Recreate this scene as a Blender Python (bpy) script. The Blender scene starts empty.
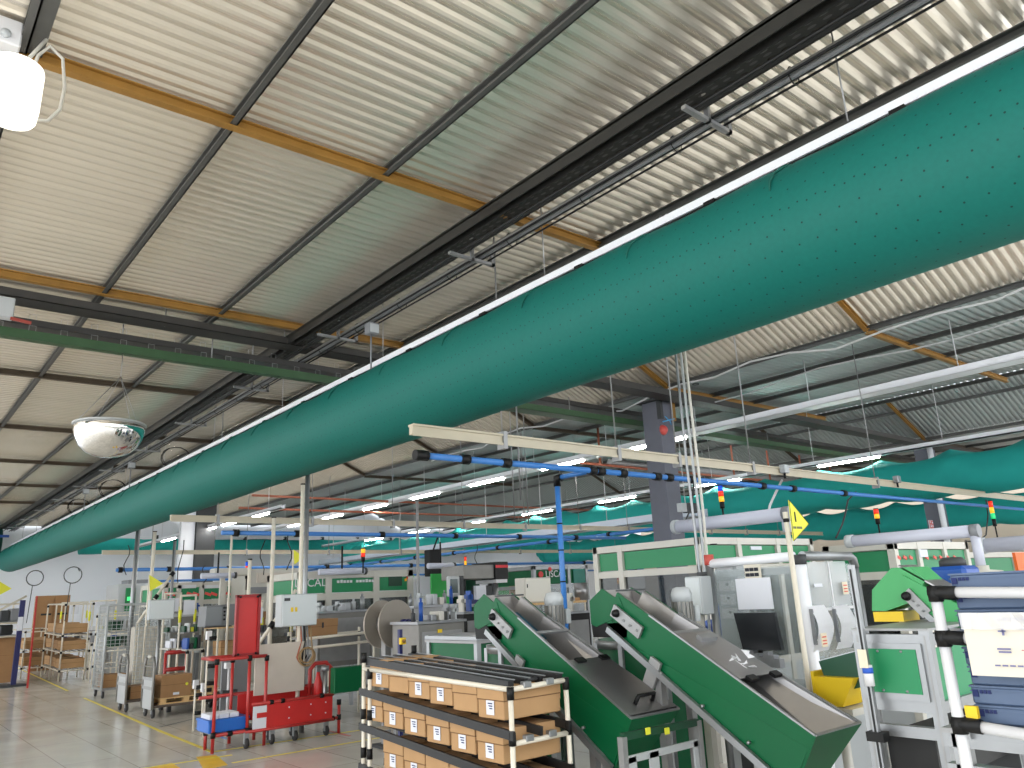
import bpy, bmesh, math, random
from mathutils import Vector, Matrix
random.seed(7)
PI = math.pi
sc = bpy.context.scene
COL = sc.collection
EYE = 1.75
# ---------------------------------------------------------------- camera solved from the photograph's vanishing points
F = 769.0; CX, CY = 512.0, 384.0
def _solve():
    h = Vector((1, -0.047, 0)).normalized(); n = Vector((-h.y, h.x, 0))
    yv = Vector((-150 - CX, 625 - CY, 0)); d = yv.dot(n)
    up = -Vector((n.x, n.y, -d / F)).normalized()
    yd = Vector((yv.x, yv.y, F)).normalized()
    xd = yd.cross(up).normalized()
    if xd.x < 0: xd = -xd
    return xd, yd, up
XD, YD, UP = _solve()
def ray(px, py):
    c = Vector((px - CX, py - CY, F))
    return Vector((XD.dot(c), YD.dot(c), UP.dot(c)))
def PX(px, py, x): r = ray(px, py); return r * (x / r.x) + Vector((0, 0, EYE))
def PY(px, py, y): r = ray(px, py); return r * (y / r.y) + Vector((0, 0, EYE))
def PZ(px, py, z): r = ray(px, py); return r * ((z - EYE) / r.z) + Vector((0, 0, EYE))
cam = bpy.data.cameras.new('camera'); cam.sensor_width = 36; cam.lens = F / 1024 * 36; cam.clip_end = 200; cam.clip_start = .05
co = bpy.data.objects.new('camera', cam); COL.objects.link(co); sc.camera = co
cr = Vector((XD.x, YD.x, UP.x)); cd = Vector((XD.y, YD.y, UP.y)); cf = Vector((XD.z, YD.z, UP.z))
m = Matrix(((cr.x, -cd.x, -cf.x, 0), (cr.y, -cd.y, -cf.y, 0), (cr.z, -cd.z, -cf.z, EYE), (0, 0, 0, 1)))
co.matrix_world = m
# ---------------------------------------------------------------- materials
def lin(c):
    return tuple(((v / 255) / 12.92 if v / 255 <= .04045 else ((v / 255 + .055) / 1.055) ** 2.4) for v in c)
MATS = {}
def mat(name, rgb, rough=.5, metal=0., noise=0., nscale=6., bump=0., bscale=40., emit=0., alpha=1., coat=0., spec=.5):
    if name in MATS: return MATS[name]
    mt = bpy.data.materials.new(name); mt.use_nodes = True
    nt = mt.node_tree; b = nt.nodes['Principled BSDF']
    c = lin(rgb)
    b.inputs['Base Color'].default_value = (*c, 1); b.inputs['Roughness'].default_value = rough
    b.inputs['Metallic'].default_value = metal; b.inputs['Specular IOR Level'].default_value = spec
    if coat: b.inputs['Coat Weight'].default_value = coat; b.inputs['Coat Roughness'].default_value = .08
    if emit:
        b.inputs['Emission Color'].default_value = (*c, 1); b.inputs['Emission Strength'].default_value = emit
    tc = nt.nodes.new('ShaderNodeTexCoord')
    if noise:
        n = nt.nodes.new('ShaderNodeTexNoise'); n.inputs['Scale'].default_value = nscale; n.inputs['Detail'].default_value = 5
        nt.links.new(tc.outputs['Object'], n.inputs['Vector'])
        r = nt.nodes.new('ShaderNodeMapRange'); r.inputs[1].default_value = .3; r.inputs[2].default_value = .7
        r.inputs[3].default_value = 1 - noise; r.inputs[4].default_value = 1 + noise
        nt.links.new(n.outputs['Fac'], r.inputs[0])
        mx = nt.nodes.new('ShaderNodeVectorMath'); mx.operation = 'SCALE'; mx.inputs[0].default_value = c
        nt.links.new(r.outputs[0], mx.inputs['Scale']); nt.links.new(mx.outputs[0], b.inputs['Base Color'])
    if bump:
        n = nt.nodes.new('ShaderNodeTexNoise'); n.inputs['Scale'].default_value = bscale; n.inputs['Detail'].default_value = 4
        nt.links.new(tc.outputs['Object'], n.inputs['Vector'])
        bp = nt.nodes.new('ShaderNodeBump'); bp.inputs['Strength'].default_value = bump; bp.inputs['Distance'].default_value = .01
        nt.links.new(n.outputs['Fac'], bp.inputs['Height']); nt.links.new(bp.outputs[0], b.inputs['Normal'])
    if alpha < 1:
        b.inputs['Alpha'].default_value = alpha
    MATS[name] = mt
    return mt
WHITE = mat('white_paint', (214, 214, 216), .35, noise=.03)
CREAM = mat('cream_frame', (200, 196, 186), .4, noise=.03)
RAILM = mat('white_enamel', (242, 243, 248), .3)
CREAMR = mat('cream_rail', (190, 180, 158), .4, noise=.04)
TUBEW = mat('ivory_pipe', (222, 214, 198), .3, noise=.03)
ALU = mat('brushed_aluminium', (150, 152, 154), .38, .7, noise=.05, nscale=9)
ALUD = mat('aged_aluminium', (150, 150, 150), .45, .5, noise=.08)
STEEL = mat('stainless_sheet', (150, 148, 148), .3, .8, noise=.06, nscale=4)
STEELD = mat('dull_steel', (128, 126, 122), .45, .4, noise=.1, nscale=5)
BLACK = mat('black_plastic', (14, 14, 15), .5, spec=.3)
DARK = mat('dark_metal', (30, 30, 30), .55, .2, noise=.1)
CHAR = mat('charcoal', (58, 60, 62), .6)
GREEN = mat('green_enamel', (6, 92, 54), .42, noise=.04, nscale=3, spec=.25)
GREEND = mat('deep_green', (8, 66, 42), .45, noise=.05)
GREENP = mat('green_panel', (22, 132, 82), .45)
GREENB = mat('bright_green', (44, 168, 74), .45)
GREENT = mat('tray_green', (52, 84, 52), .5, noise=.1)
TEAL = mat('teal_fabric', (24, 160, 152), .8, noise=.05, nscale=3, bump=.15, bscale=8)
TEALD = mat('dark_teal_fabric', (8, 76, 66), .9, noise=.08)
BLUE = mat('blue_pipe', (62, 126, 200), .35)
BLUED = mat('blue_plastic', (28, 78, 160), .4)
RED = mat('red_paint', (196, 40, 38), .4, noise=.04)
REDD = mat('red_tube', (178, 46, 42), .35)
ORANGE = mat('orange_steel', (158, 116, 52), .5, .1, noise=.12, nscale=5)
PURL = mat('purlin_grey', (94, 94, 92), .5, .4, noise=.1)
CARD = mat('cardboard', (180, 142, 100), .85, noise=.06, nscale=5)
CARDD = mat('brown_cardboard', (158, 120, 82), .85, noise=.06)
WOOD = mat('pine_wood', (214, 176, 124), .7, noise=.12, nscale=12)
BEIGE = mat('beige_board', (206, 196, 184), .6, noise=.03)
PAPER = mat('paper', (218, 220, 228), .7)
YELLOW = mat('yellow_plastic', (226, 190, 24), .5)
LEMON = mat('lemon_card', (226, 224, 60), .6)
GREYC = mat('grey_column', (104, 106, 118), .5, noise=.04)
GREYB = mat('light_grey_box', (180, 184, 186), .4)
GREYM = mat('mid_grey_box', (128, 130, 134), .45)
CRATE = mat('slate_blue_crate', (80, 98, 126), .5, noise=.04)
COPPER = mat('copper_pipe', (176, 104, 80), .4, .3)
NAVY = mat('navy_plastic', (30, 34, 90), .45)
RUBBER = mat('rubber_wheel', (36, 34, 34), .6)
INK = mat('dark_ink', (30, 34, 46), .7)
NAVYINK = mat('navy_print', (24, 38, 92), .7)
GLOW = mat('lit_diffuser', (255, 252, 246), .4, emit=45)
def glassy(name, rgb, a, rough=.05):
    mt = bpy.data.materials.new(name); mt.use_nodes = True; nt = mt.node_tree
    b = nt.nodes['Principled BSDF']; b.inputs['Base Color'].default_value = (*lin(rgb), 1); b.inputs['Roughness'].default_value = rough
    b.inputs['Alpha'].default_value = a
    return mt
PANE = glassy('clear_guard_panel', (170, 182, 184), .28)
PANED = glassy('dark_interior_guard_panel', (44, 50, 50), .62)  # guard pane coloured dark to stand in for the shaded machine interior
VINYL = glassy('clear_vinyl', (225, 228, 228), .35, .2)
# ---------------------------------------------------------------- mesh builder
class B:
    def __init__(s): s.bm = bmesh.new()
    def box(s, c, d, rot=None, bev=0):
        mt = Matrix.Translation(Vector(c))
        if rot is not None: mt = mt @ rot.to_4x4()
        mt = mt @ Matrix.Diagonal((d[0], d[1], d[2], 1))
        g = bmesh.ops.create_cube(s.bm, size=1, matrix=mt)
        if bev:
            es = list({e for v in g['verts'] for e in v.link_edges})
            bmesh.ops.bevel(s.bm, geom=es, offset=bev, segments=1, affect='EDGES')
        return s
    def bb(s, x0, x1, y0, y1, z0, z1, bev=0):
        return s.box(((x0+x1)/2, (y0+y1)/2, (z0+z1)/2), (abs(x1-x0), abs(y1-y0), abs(z1-z0)), bev=bev)
    def beam(s, p, q, w, h, upv=(0, 0, 1)):
        p = Vector(p); q = Vector(q); y = (q - p).normalized(); u = Vector(upv)
        if abs(y.dot(u)) > .98: u = Vector((1, 0, 0))
        x = y.cross(u).normalized(); z = x.cross(y)
        r = Matrix((x, y, z)).transposed()
        return s.box((p + q) / 2, (w, (q - p).length, h), rot=r)
    def tube(s, pts, r, n=8, cap=True, closed=False):
        pts = [Vector(p) for p in pts]; rings = []; N = len(pts)
        ref = None
        for i, p in enumerate(pts):
            if closed: t = (pts[(i+1) % N] - pts[i-1]).normalized()
            elif i == 0: t = (pts[1] - p).normalized()
            elif i == N-1: t = (p - pts[-2]).normalized()
            else: t = ((pts[i+1] - p).normalized() + (p - pts[i-1]).normalized()).normalized()
            if ref is None:
                ref = Vector((0, 0, 1)) if abs(t.z) < .9 else Vector((1, 0, 0))
            a = (ref - t * ref.dot(t))
            if a.length < 1e-4: a = t.orthogonal()
            a.normalize(); ref = a; b = t.cross(a)
            rr = r[i] if isinstance(r, (list, tuple)) else r
            rings.append([s.bm.verts.new(p + a * math.cos(2*PI*k/n) * rr + b * math.sin(2*PI*k/n) * rr) for k in range(n)])
        M = N if closed else N-1
        for i in range(M):
            A = rings[i]; C = rings[(i+1) % N]
            for k in range(n): s.bm.faces.new((A[k], A[(k+1) % n], C[(k+1) % n], C[k])).smooth = True
        if cap and not closed:
            s.bm.faces.new(rings[0][::-1]); s.bm.faces.new(rings[-1])
        return s
    def lathe(s, c, prof, axis='Z', n=20):
        c = Vector(c); rings = []
        for r, h in prof:
            ring = []
            for k in range(n):
                a = 2*PI*k/n; u, v = math.cos(a)*r, math.sin(a)*r
                o = {'Z': (u, v, h), 'X': (h, u, v), 'Y': (v, h, u)}[axis]
                ring.append(s.bm.verts.new(c + Vector(o)))
            rings.append(ring)
        for i in range(len(rings)-1):
            for k in range(n): s.bm.faces.new((rings[i][k], rings[i][(k+1) % n], rings[i+1][(k+1) % n], rings[i+1][k])).smooth = True
        if prof[0][0] > 1e-4: s.bm.faces.new(rings[0][::-1])
        if prof[-1][0] > 1e-4: s.bm.faces.new(rings[-1])
        return s
    def hexa(s, v8):
        v = [s.bm.verts.new(Vector(p)) for p in v8]
        for f in ((0,3,2,1),(4,5,6,7),(0,1,5,4),(1,2,6,5),(2,3,7,6),(3,0,4,7)): s.bm.faces.new([v[i] for i in f])
        return s
    def prism(s, poly, off):
        off = Vector(off); a = [s.bm.verts.new(Vector(p)) for p in poly]; b = [s.bm.verts.new(Vector(p) + off) for p in poly]
        s.bm.faces.new(a[::-1]); s.bm.faces.new(b); n = len(a)
        for i in range(n): s.bm.faces.new((a[i], a[(i+1) % n], b[(i+1) % n], b[i]))
        return s
    def sheet(s, poly, t=.003):
        p = [Vector(q) for q in poly]; n = (p[1]-p[0]).cross(p[-1]-p[0]).normalized()
        return s.prism(p, n * t)
    def tor(s, c, R, r, axis='Y', a0=0, a1=2*PI, n=24, m=6):
        pts = []
        full = abs(a1-a0-2*PI) < 1e-3
        for k in range(n if full else n+1):
            a = a0 + (a1-a0)*k/n; u, v = math.cos(a)*R, math.sin(a)*R
            pts.append(Vector(c) + Vector({'Y': (u, 0, v), 'X': (0, u, v), 'Z': (u, v, 0)}[axis]))
        return s.tube(pts, r, m, closed=full)
def setp(o, label=None, cat=None, group=None, kind=None):
    if label: o['label'] = label
    if cat: o['category'] = cat
    if group: o['group'] = group
    if kind: o['kind'] = kind
    return o
WL = {}
def wloc(o):
    return WL.get(o.name, Vector((0, 0, 0)))
def obj(name, b, m, parent=None, label=None, origin=None):
    me = bpy.data.meshes.new(name); bmesh.ops.recalc_face_normals(b.bm, faces=b.bm.faces)
    zs = [v.co for v in b.bm.verts]
    if origin is None:
        if parent is not None: origin = wloc(parent)
        else: origin = Vector(((min(v.x for v in zs)+max(v.x for v in zs))/2, (min(v.y for v in zs)+max(v.y for v in zs))/2, min(v.z for v in zs)))
    origin = Vector(origin)
    bmesh.ops.translate(b.bm, verts=b.bm.verts, vec=-origin)
    b.bm.to_mesh(me); b.bm.free()
    me.materials.append(m)
    o = bpy.data.objects.new(name, me); COL.objects.link(o)
    if parent is not None:
        o.parent = parent; o.location = origin - wloc(parent)
    else: o.location = origin
    WL[o.name] = origin.copy()
    if label: o['label'] = label
    return o
def thing(name, label, cat, loc=(0, 0, 0), group=None):
    o = bpy.data.objects.new(name, None); COL.objects.link(o); o.location = loc; o.empty_display_size = .1
    WL[o.name] = Vector(loc); return setp(o, label, cat, group)
def solo(name, b, m, label, cat, group=None, kind=None):
    return setp(obj(name, b, m), label, cat, group, kind)
def struct(name, b, m, parent=None):
    o = obj(name, b, m, parent)
    if parent is None: o['kind'] = 'structure'
    return o
def dup(root, loc, rz=0, label=None, group=None, scale=None):
    r = root.copy(); COL.objects.link(r); r.location = loc; r.rotation_euler = (0, 0, rz)
    if label: r['label'] = label
    if group: r['group'] = group
    if scale: r.scale = scale
    for ch in list(root.children):
        c = ch.copy(); COL.objects.link(c); c.parent = r
        for g in list(ch.children):
            d = g.copy(); COL.objects.link(d); d.parent = c
    return r
def text(name, body, size, loc, rot, m, parent=None, ext=.002, align='CENTER'):
    cu = bpy.data.curves.new(name, 'FONT'); cu.body = body; cu.size = size; cu.extrude = ext; cu.align_x = align; cu.align_y = 'CENTER'
    o = bpy.data.objects.new(name, cu); COL.objects.link(o)
    dg = bpy.context.evaluated_depsgraph_get(); me = bpy.data.meshes.new_from_object(o.evaluated_get(dg))
    bpy.data.objects.remove(o); me.materials.clear(); me.materials.append(m)
    o = bpy.data.objects.new(name, me); COL.objects.link(o)
    base = wloc(parent) if parent is not None else Vector((0, 0, 0))
    o.parent = parent; o.location = Vector(loc) - base; o.rotation_euler = rot
    return o
RX = (PI/2, 0, 0)            # text on a face looking to -Y (towards the viewer)
RY = (PI/2, 0, -PI/2)        # text on a face looking to -X
# ================================================================ THE SETTING
def floor_mat():
    mt = bpy.data.materials.new('polished_floor'); mt.use_nodes = True; nt = mt.node_tree; b = nt.nodes['Principled BSDF']
    tc = nt.nodes.new('ShaderNodeTexCoord')
    br = nt.nodes.new('ShaderNodeTexBrick'); br.inputs['Scale'].default_value = 1; br.inputs['Brick Width'].default_value = 1.9; br.inputs['Row Height'].default_value = .62
    br.inputs['Mortar Size'].default_value = .006; br.inputs['Color1'].default_value = (*lin((214, 208, 198)), 1); br.inputs['Color2'].default_value = (*lin((204, 198, 188)), 1)
    br.inputs['Mortar'].default_value = (*lin((160, 154, 146)), 1)
    mp = nt.nodes.new('ShaderNodeMapping'); mp.inputs['Rotation'].default_value = (0, 0, PI/2)
    nt.links.new(tc.outputs['Object'], mp.inputs[0]); nt.links.new(mp.outputs[0], br.inputs['Vector'])
    n = nt.nodes.new('ShaderNodeTexNoise'); n.inputs['Scale'].default_value = 1.3; n.inputs['Detail'].default_value = 6
    nt.links.new(tc.outputs['Object'], n.inputs['Vector'])
    r = nt.nodes.new('ShaderNodeMapRange'); r.inputs[1].default_value = .3; r.inputs[2].default_value = .7; r.inputs[3].default_value = .9; r.inputs[4].default_value = 1.08
    nt.links.new(n.outputs['Fac'], r.inputs[0])
    mx = nt.nodes.new('ShaderNodeVectorMath'); mx.operation = 'SCALE'
    nt.links.new(br.outputs['Color'], mx.inputs[0]); nt.links.new(r.outputs[0], mx.inputs['Scale']); nt.links.new(mx.outputs[0], b.inputs['Base Color'])
    r2 = nt.nodes.new('ShaderNodeMapRange'); r2.inputs[3].default_value = .1; r2.inputs[4].default_value = .24
    nt.links.new(n.outputs['Fac'], r2.inputs[0]); nt.links.new(r2.outputs[0], b.inputs['Roughness'])
    b.inputs['Specular IOR Level'].default_value = .6
    return mt
struct('floor', B().bb(-8, 62, -6, 42, -.1, 0), floor_mat())
WALLM = mat('white_wall', (236, 238, 244), .7, noise=.02, nscale=.5)
struct('wall_far', B().bb(-8, 46, 40, 40.2, 0, 7.3), WALLM)
struct('wall_back_added', B().bb(-8, 46, -6.2, -6, 0, 1.1), mat('back_wall_paint', (196, 194, 188), .8))  # unseen wall, added and kept low to control light from behind the camera
struct('wall_right', B().bb(46, 46.2, -6, 40.2, 0, 7.3), mat('tan_wall', (190, 178, 160), .7, noise=.05, nscale=.5))
# ---- corrugated roof
def roof_mat(name, c1, rough, metal):
    mt = bpy.data.materials.new(name); mt.use_nodes = True; nt = mt.node_tree; b = nt.nodes['Principled BSDF']
    tc = nt.nodes.new('ShaderNodeTexCoord'); mp = nt.nodes.new('ShaderNodeMapping'); mp.inputs['Scale'].default_value = (.25, 5, 1)
    n = nt.nodes.new('ShaderNodeTexNoise'); n.inputs['Scale'].default_value = 1.2; n.inputs['Detail'].default_value = 5
    nt.links.new(tc.outputs['Object'], mp.inputs[0]); nt.links.new(mp.outputs[0], n.inputs['Vector'])
    r = nt.nodes.new('ShaderNodeMapRange'); r.inputs[1].default_value = .3; r.inputs[2].default_value = .7; r.inputs[3].default_value = .94; r.inputs[4].default_value = 1.04
    nt.links.new(n.outputs['Fac'], r.inputs[0])
    mx = nt.nodes.new('ShaderNodeVectorMath'); mx.operation = 'SCALE'; mx.inputs[0].default_value = lin(c1)
    nt.links.new(r.outputs[0], mx.inputs['Scale']); nt.links.new(mx.outputs[0], b.inputs['Base Color'])
    b.inputs['Roughness'].default_value = rough; b.inputs['Metallic'].default_value = metal
    return mt
ROOFA = roof_mat('corrugated_roof_a', (236, 228, 214), .25, .62)
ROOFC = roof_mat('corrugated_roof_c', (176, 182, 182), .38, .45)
def corrugated(name, x0, z0, x1, z1, y0, y1, m, pitch=.135, amp=.019, nx=2, spw=6):
    b = B(); L = math.hypot(x1-x0, z1-z0); nxv = -(z1-z0)/L; nzv = (x1-x0)/L
    ny = int((y1-y0)/pitch*spw); rows = []
    for i in range(nx+1):
        t = i/nx; row = []
        for j in range(ny+1):
            y = y0 + (y1-y0)*j/ny; o = amp*math.sin(2*PI*(y-y0)/pitch)
            o = max(-amp*.85, min(amp*.85, o*1.7))
            row.append(b.bm.verts.new((x0+(x1-x0)*t + nxv*o, y, z0+(z1-z0)*t + nzv*o)))
        rows.append(row)
    for i in range(nx):
        for j in range(ny): b.bm.faces.new((rows[i][j], rows[i+1][j], rows[i+1][j+1], rows[i][j+1]))
    return struct(name, b, m)
ZA = EYE + 3.80
RY0, RY1 = -3.0, 39.9
corrugated('ceiling', -5.6, ZA-.05, 6.1, ZA+.06, RY0, RY1, ROOFA)
corrugated('ceiling', 9.2, EYE+5.47, 12.4, EYE+4.03, RY0, RY1, ROOFA)
corrugated('ceiling', 12.4, EYE+4.03, 18.6, EYE+4.13, RY0, RY1, ROOFC)
corrugated('ceiling', 21.3, EYE+5.5, 24.5, EYE+4.05, RY0, RY1, ROOFC)
corrugated('ceiling', 24.5, EYE+4.05, 31, EYE+4.15, RY0, RY1, ROOFC)
corrugated('ceiling', 34, EYE+5.5, 37, EYE+4.1, RY0, RY1, ROOFC)
corrugated('ceiling', 37, EYE+4.1, 44, EYE+4.2, RY0, RY1, ROOFC)
# unseen roof slopes, glazing added to let daylight in: frames with translucent panes
SKYG = glassy('added_skylight_pane', (200, 206, 212), .5, .3)
def added_skylight(k, x0, z0, x1, z1):
    b = B()
    for y in range(-3, 40, 2):
        b.beam((x0, y, z0), (x1, y, z1), .05, .06)
    b.beam((x0, RY0, z0), (x0, RY1, z0), .08, .1); b.beam((x1, RY0, z1), (x1, RY1, z1), .08, .1)
    o = struct('window_%d' % k, b, WHITE)
    obj('pane', B().sheet([(x0, RY0, z0), (x1, RY0, z1), (x1, RY1, z1), (x0, RY1, z0)], .004), SKYG, o)
added_skylight(1, 6.15, ZA+.1, 9.2, EYE+5.5)
added_skylight(2, 18.7, EYE+4.15, 21.3, EYE+5.5)
added_skylight(3, 31.1, EYE+4.2, 34, EYE+5.5)
# purlins (along the hall) and orange cross beams
tn = [0]
def trim(b, m):
    tn[0] += 1; return struct('trim_%d' % tn[0], b, m)
def cpurlin(x, z, w=.055, h=.085):
    b = B(); b.bb(x-w/2, x+w/2, RY0, RY1, z-h, z-h+.012); b.bb(x+w/2-.012, x+w/2, RY0, RY1, z-h, z); b.bb(x-w/2, x+w/2, RY0, RY1, z-.012, z)
    trim(b, PURL)
for x in (.38, 1.82, 3.2, 4.62, 5.97): cpurlin(x, EYE+3.76 + .0094*(x-.4))
for x in (9.4, 10.9, 12.35): cpurlin(x, EYE+4.03-.455*(x-12.4)-.04)
for x in (13.85, 15.4, 17.0, 18.5): cpurlin(x, EYE+4.0+.016*(x-12.4))
for x in (21.5, 23, 24.5): cpurlin(x, EYE+4.05-.455*(x-24.5)-.04)
for x in (26, 27.5, 29, 30.5): cpurlin(x, EYE+4.03)
AY = [1.25 + 4.2*i for i in range(0, 10)]
def ibeam(p, q, m, w=.075, h=.08):
    b = B(); p = Vector(p); q = Vector(q)
    b.beam(p, q, w, .012); b.beam(p - Vector((0, 0, h)), q - Vector((0, 0, h)), w, .012); b.beam(p - Vector((0, 0, h/2)), q - Vector((0, 0, h/2)), .012, h)
    trim(b, m)
DKB = mat('dark_steel_beam', (84, 72, 58), .55, .3, noise=.1)
for i, y in enumerate(AY[1:8]):
    mm = ORANGE if i < 2 else DKB
    ibeam((-5.5, y, EYE+3.74-.05), (6.1, y, EYE+3.74+.05), mm)
    if i < 5:
        ibeam((9.3, y, EYE+5.36), (12.3, y, EYE+4.0), mm); ibeam((12.3, y, EYE+3.96), (18.6, y, EYE+4.0), mm)
        ibeam((21.4, y, EYE+5.3), (24.4, y, EYE+4.0), mm); ibeam((24.4, y, EYE+3.96), (31, y, EYE+4.05), DKB)
# ---- floor tape
tape = [((60, 690), (85, 697.5)), ]
def tapeline(pts, w, m):
    b = B()
    for p, q in pts: b.beam((p[0], p[1], .0012), (q[0], q[1], .0012), w, .002)
    trim(b, m)
TAPE = mat('yellow_tape', (226, 206, 70), .5, noise=.05)
TAPEH = mat('amber_paint', (232, 186, 40), .5, noise=.08)
def zp(px, py): v = PZ(px, py, 0); return (v.x, v.y)
tapeline([(zp(18, 668), zp(68, 691)), (zp(84, 698), zp(160, 731)), (zp(160, 731), zp(212, 752))], .055, TAPE)
tapeline([(zp(212, 752), zp(375, 728))], .05, TAPE)
tapeline([(zp(232, 763), zp(390, 736))], .05, TAPE)
tapeline([(zp(140, 769), zp(232, 755))], .05, TAPE)
b = B(); b.sheet([(*zp(196, 757), .001), (*zp(216, 755), .001), (*zp(228, 765), .001), (*zp(204, 770), .001)], .002); trim(b, TAPEH)
b = B(); b.sheet([(*zp(150, 767), .001), (*zp(172, 763), .001), (*zp(182, 769), .001), (*zp(150, 776), .001)], .002); trim(b, TAPEH)
tapeline([(zp(196, 728), zp(206, 731)), (zp(206, 731), zp(226, 739))], .04, BLUE)
tapeline([(zp(196, 746), zp(214, 752)), (zp(325, 730), zp(350, 736))], .04, REDD)
tapeline([(zp(160, 727), zp(206, 716))], .04, CHAR)
# ================================================================ DUCTS
DX, DZ, DR = 4.79, EYE + 2.315, .5
def duct_mat(cx, cz):
    mt = bpy.data.materials.new('perforated_teal_fabric'); mt.use_nodes = True; nt = mt.node_tree; b = nt.nodes['Principled BSDF']
    b.inputs['Roughness'].default_value = .62; b.inputs['Specular IOR Level'].default_value = .35
    tc = nt.nodes.new('ShaderNodeTexCoord'); sp = nt.nodes.new('ShaderNodeSeparateXYZ'); nt.links.new(tc.outputs['Object'], sp.inputs[0])
    def M(op, a, b_=None):
        n = nt.nodes.new('ShaderNodeMath'); n.operation = op
        for i, v in enumerate((a, b_)):
            if v is None: continue
            if isinstance(v, (int, float)): n.inputs[i].default_value = v
            else: nt.links.new(v, n.inputs[i])
        return n.outputs[0]
    zc = M('SUBTRACT', sp.outputs['Z'], DR)            # mesh origin sits at the bottom of the tube
    th = M('ARCTAN2', zc, sp.outputs['X'])
    u = M('MULTIPLY', th, DR / .125); v = M('DIVIDE', sp.outputs['Y'], .125)
    ur = M('FLOOR', u); odd = M('MULTIPLY', M('MODULO', M('ABSOLUTE', ur), 2), .5)
    fu = M('SUBTRACT', M('FRACT', u), .5); fv = M('SUBTRACT', M('FRACT', M('ADD', v, odd)), .5)
    d = M('SQRT', M('ADD', M('MULTIPLY', fu, fu), M('MULTIPLY', fv, fv)))
    hole = M('LESS_THAN', d, .05)
    n = nt.nodes.new('ShaderNodeTexNoise'); n.inputs['Scale'].default_value = 30; n.inputs['Detail'].default_value = 3
    nt.links.new(tc.outputs['Object'], n.inputs['Vector'])
    mr = nt.nodes.new('ShaderNodeMapRange'); mr.inputs[3].default_value = .9; mr.inputs[4].default_value = 1.1; nt.links.new(n.outputs['Fac'], mr.inputs[0])
    sc1 = nt.nodes.new('ShaderNodeVectorMath'); sc1.operation = 'SCALE'; sc1.inputs[0].default_value = lin((3, 104, 95)); nt.links.new(mr.outputs[0], sc1.inputs['Scale'])
    mx = nt.nodes.new('ShaderNodeMix'); mx.data_type = 'RGBA'; nt.links.new(hole, mx.inputs[0]); nt.links.new(sc1.outputs[0], mx.inputs[6]); mx.inputs[7].default_value = (*lin((4, 50, 44)), 1)
    nt.links.new(mx.outputs[2], b.inputs['Base Color'])
    bp = nt.nodes.new('ShaderNodeBump'); bp.inputs['Strength'].default_value = .12; bp.inputs['Distance'].default_value = .01
    nt.links.new(n.outputs['Fac'], bp.inputs['Height']); nt.links.new(bp.outputs[0], b.inputs['Normal'])
    return mt
duct = thing('fabric_duct', 'huge inflated perforated teal fabric air duct running the whole hall diagonally overhead', 'air duct', (DX, 18, DZ - DR))
b = B()
NY = 420; NS = 64; y0, y1 = -2.5, 38.4; rings = []
HOOPS = [2.35 + 1.28*k for k in range(0, 29)]
for i in range(NY+1):
    y = y0 + (y1-y0)*i/NY; ring = []
    for k in range(NS):
        a = 2*PI*k/NS
        dh = min(abs(y-h) for h in HOOPS)
        pinch = .012*math.exp(-(dh/.06)**2)*max(0, math.sin(a - .5))
        top = .02*max(0, math.sin(a))**6*math.cos((y)*2*PI/1.28)
        r = DR - pinch + top + .003*math.sin(3*a + y*1.7)
        ring.append(b.bm.verts.new((DX + math.cos(a)*r, y, DZ + math.sin(a)*r)))
    rings.append(ring)
for i in range(NY):
    for k in range(NS): b.bm.faces.new((rings[i][k], rings[i][(k+1) % NS], rings[i+1][(k+1) % NS], rings[i+1][k])).smooth = True
obj('tube', b, duct_mat(DX, DZ), duct, origin=(DX, 18, DZ-DR))
b = B(); b.lathe((DX, 38.4, DZ), [(DR, 0), (DR*.97, .2), (DR*.8, .36), (DR*.4, .46), (.001, .48)], 'Y', 48)
obj('end_cap', b, TEAL, duct)
for h in HOOPS:
    b = B(); pts = []
    for k in range(15):
        a = math.radians(112 + 46*k/14)
        pts.append((DX + math.cos(a)*(DR+.001), h + .05*math.sin(k/14*PI*.8), DZ + math.sin(a)*(DR+.001)))
    b.tube(pts, [.009*math.sin(PI*min(1, (k+1)/8) if k < 8 else PI*(15-k)/15) + .003 for k in range(15)], 6)
    obj('crease_shade', b, mat('crease_shade_teal', (12, 96, 84), .8), duct)  # fabric crease: its shade is put into a darker raised arc
# support rail over the duct
dr = thing('duct_rail', 'white aluminium support rail along the top of the big teal duct', 'rail', (DX, 18, EYE+2.93))
b = B(); b.bb(DX-.07, DX+.1, -2.5, 38.6, EYE+2.915, EYE+2.93); b.bb(DX-.085, DX-.07, -2.5, 38.6, EYE+2.868, EYE+2.935); b.bb(DX+.085, DX+.1, -2.5, 38.6, EYE+2.868, EYE+2.935)
obj('profile', b, RAILM, dr)
obj('track', B().bb(DX-.075, DX-.055, -2.5, 38.6, EYE+2.85, EYE+2.862), BLACK, dr, label='thin black sliding track under the rail')
for k in range(26):
    y = 1.6 + 1.45*k
    obj('clip', B().bb(DX-.1, DX-.05, y, y+.1, EYE+2.84, EYE+2.87), BLACK, dr)
for k in range(12):
    y = 2.0 + 3.1*k
    obj('suspension_wire', B().tube([(DX, y, EYE+3.0), (DX, y, EYE+3.78)], .006, 5), ALUD, dr)
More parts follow.
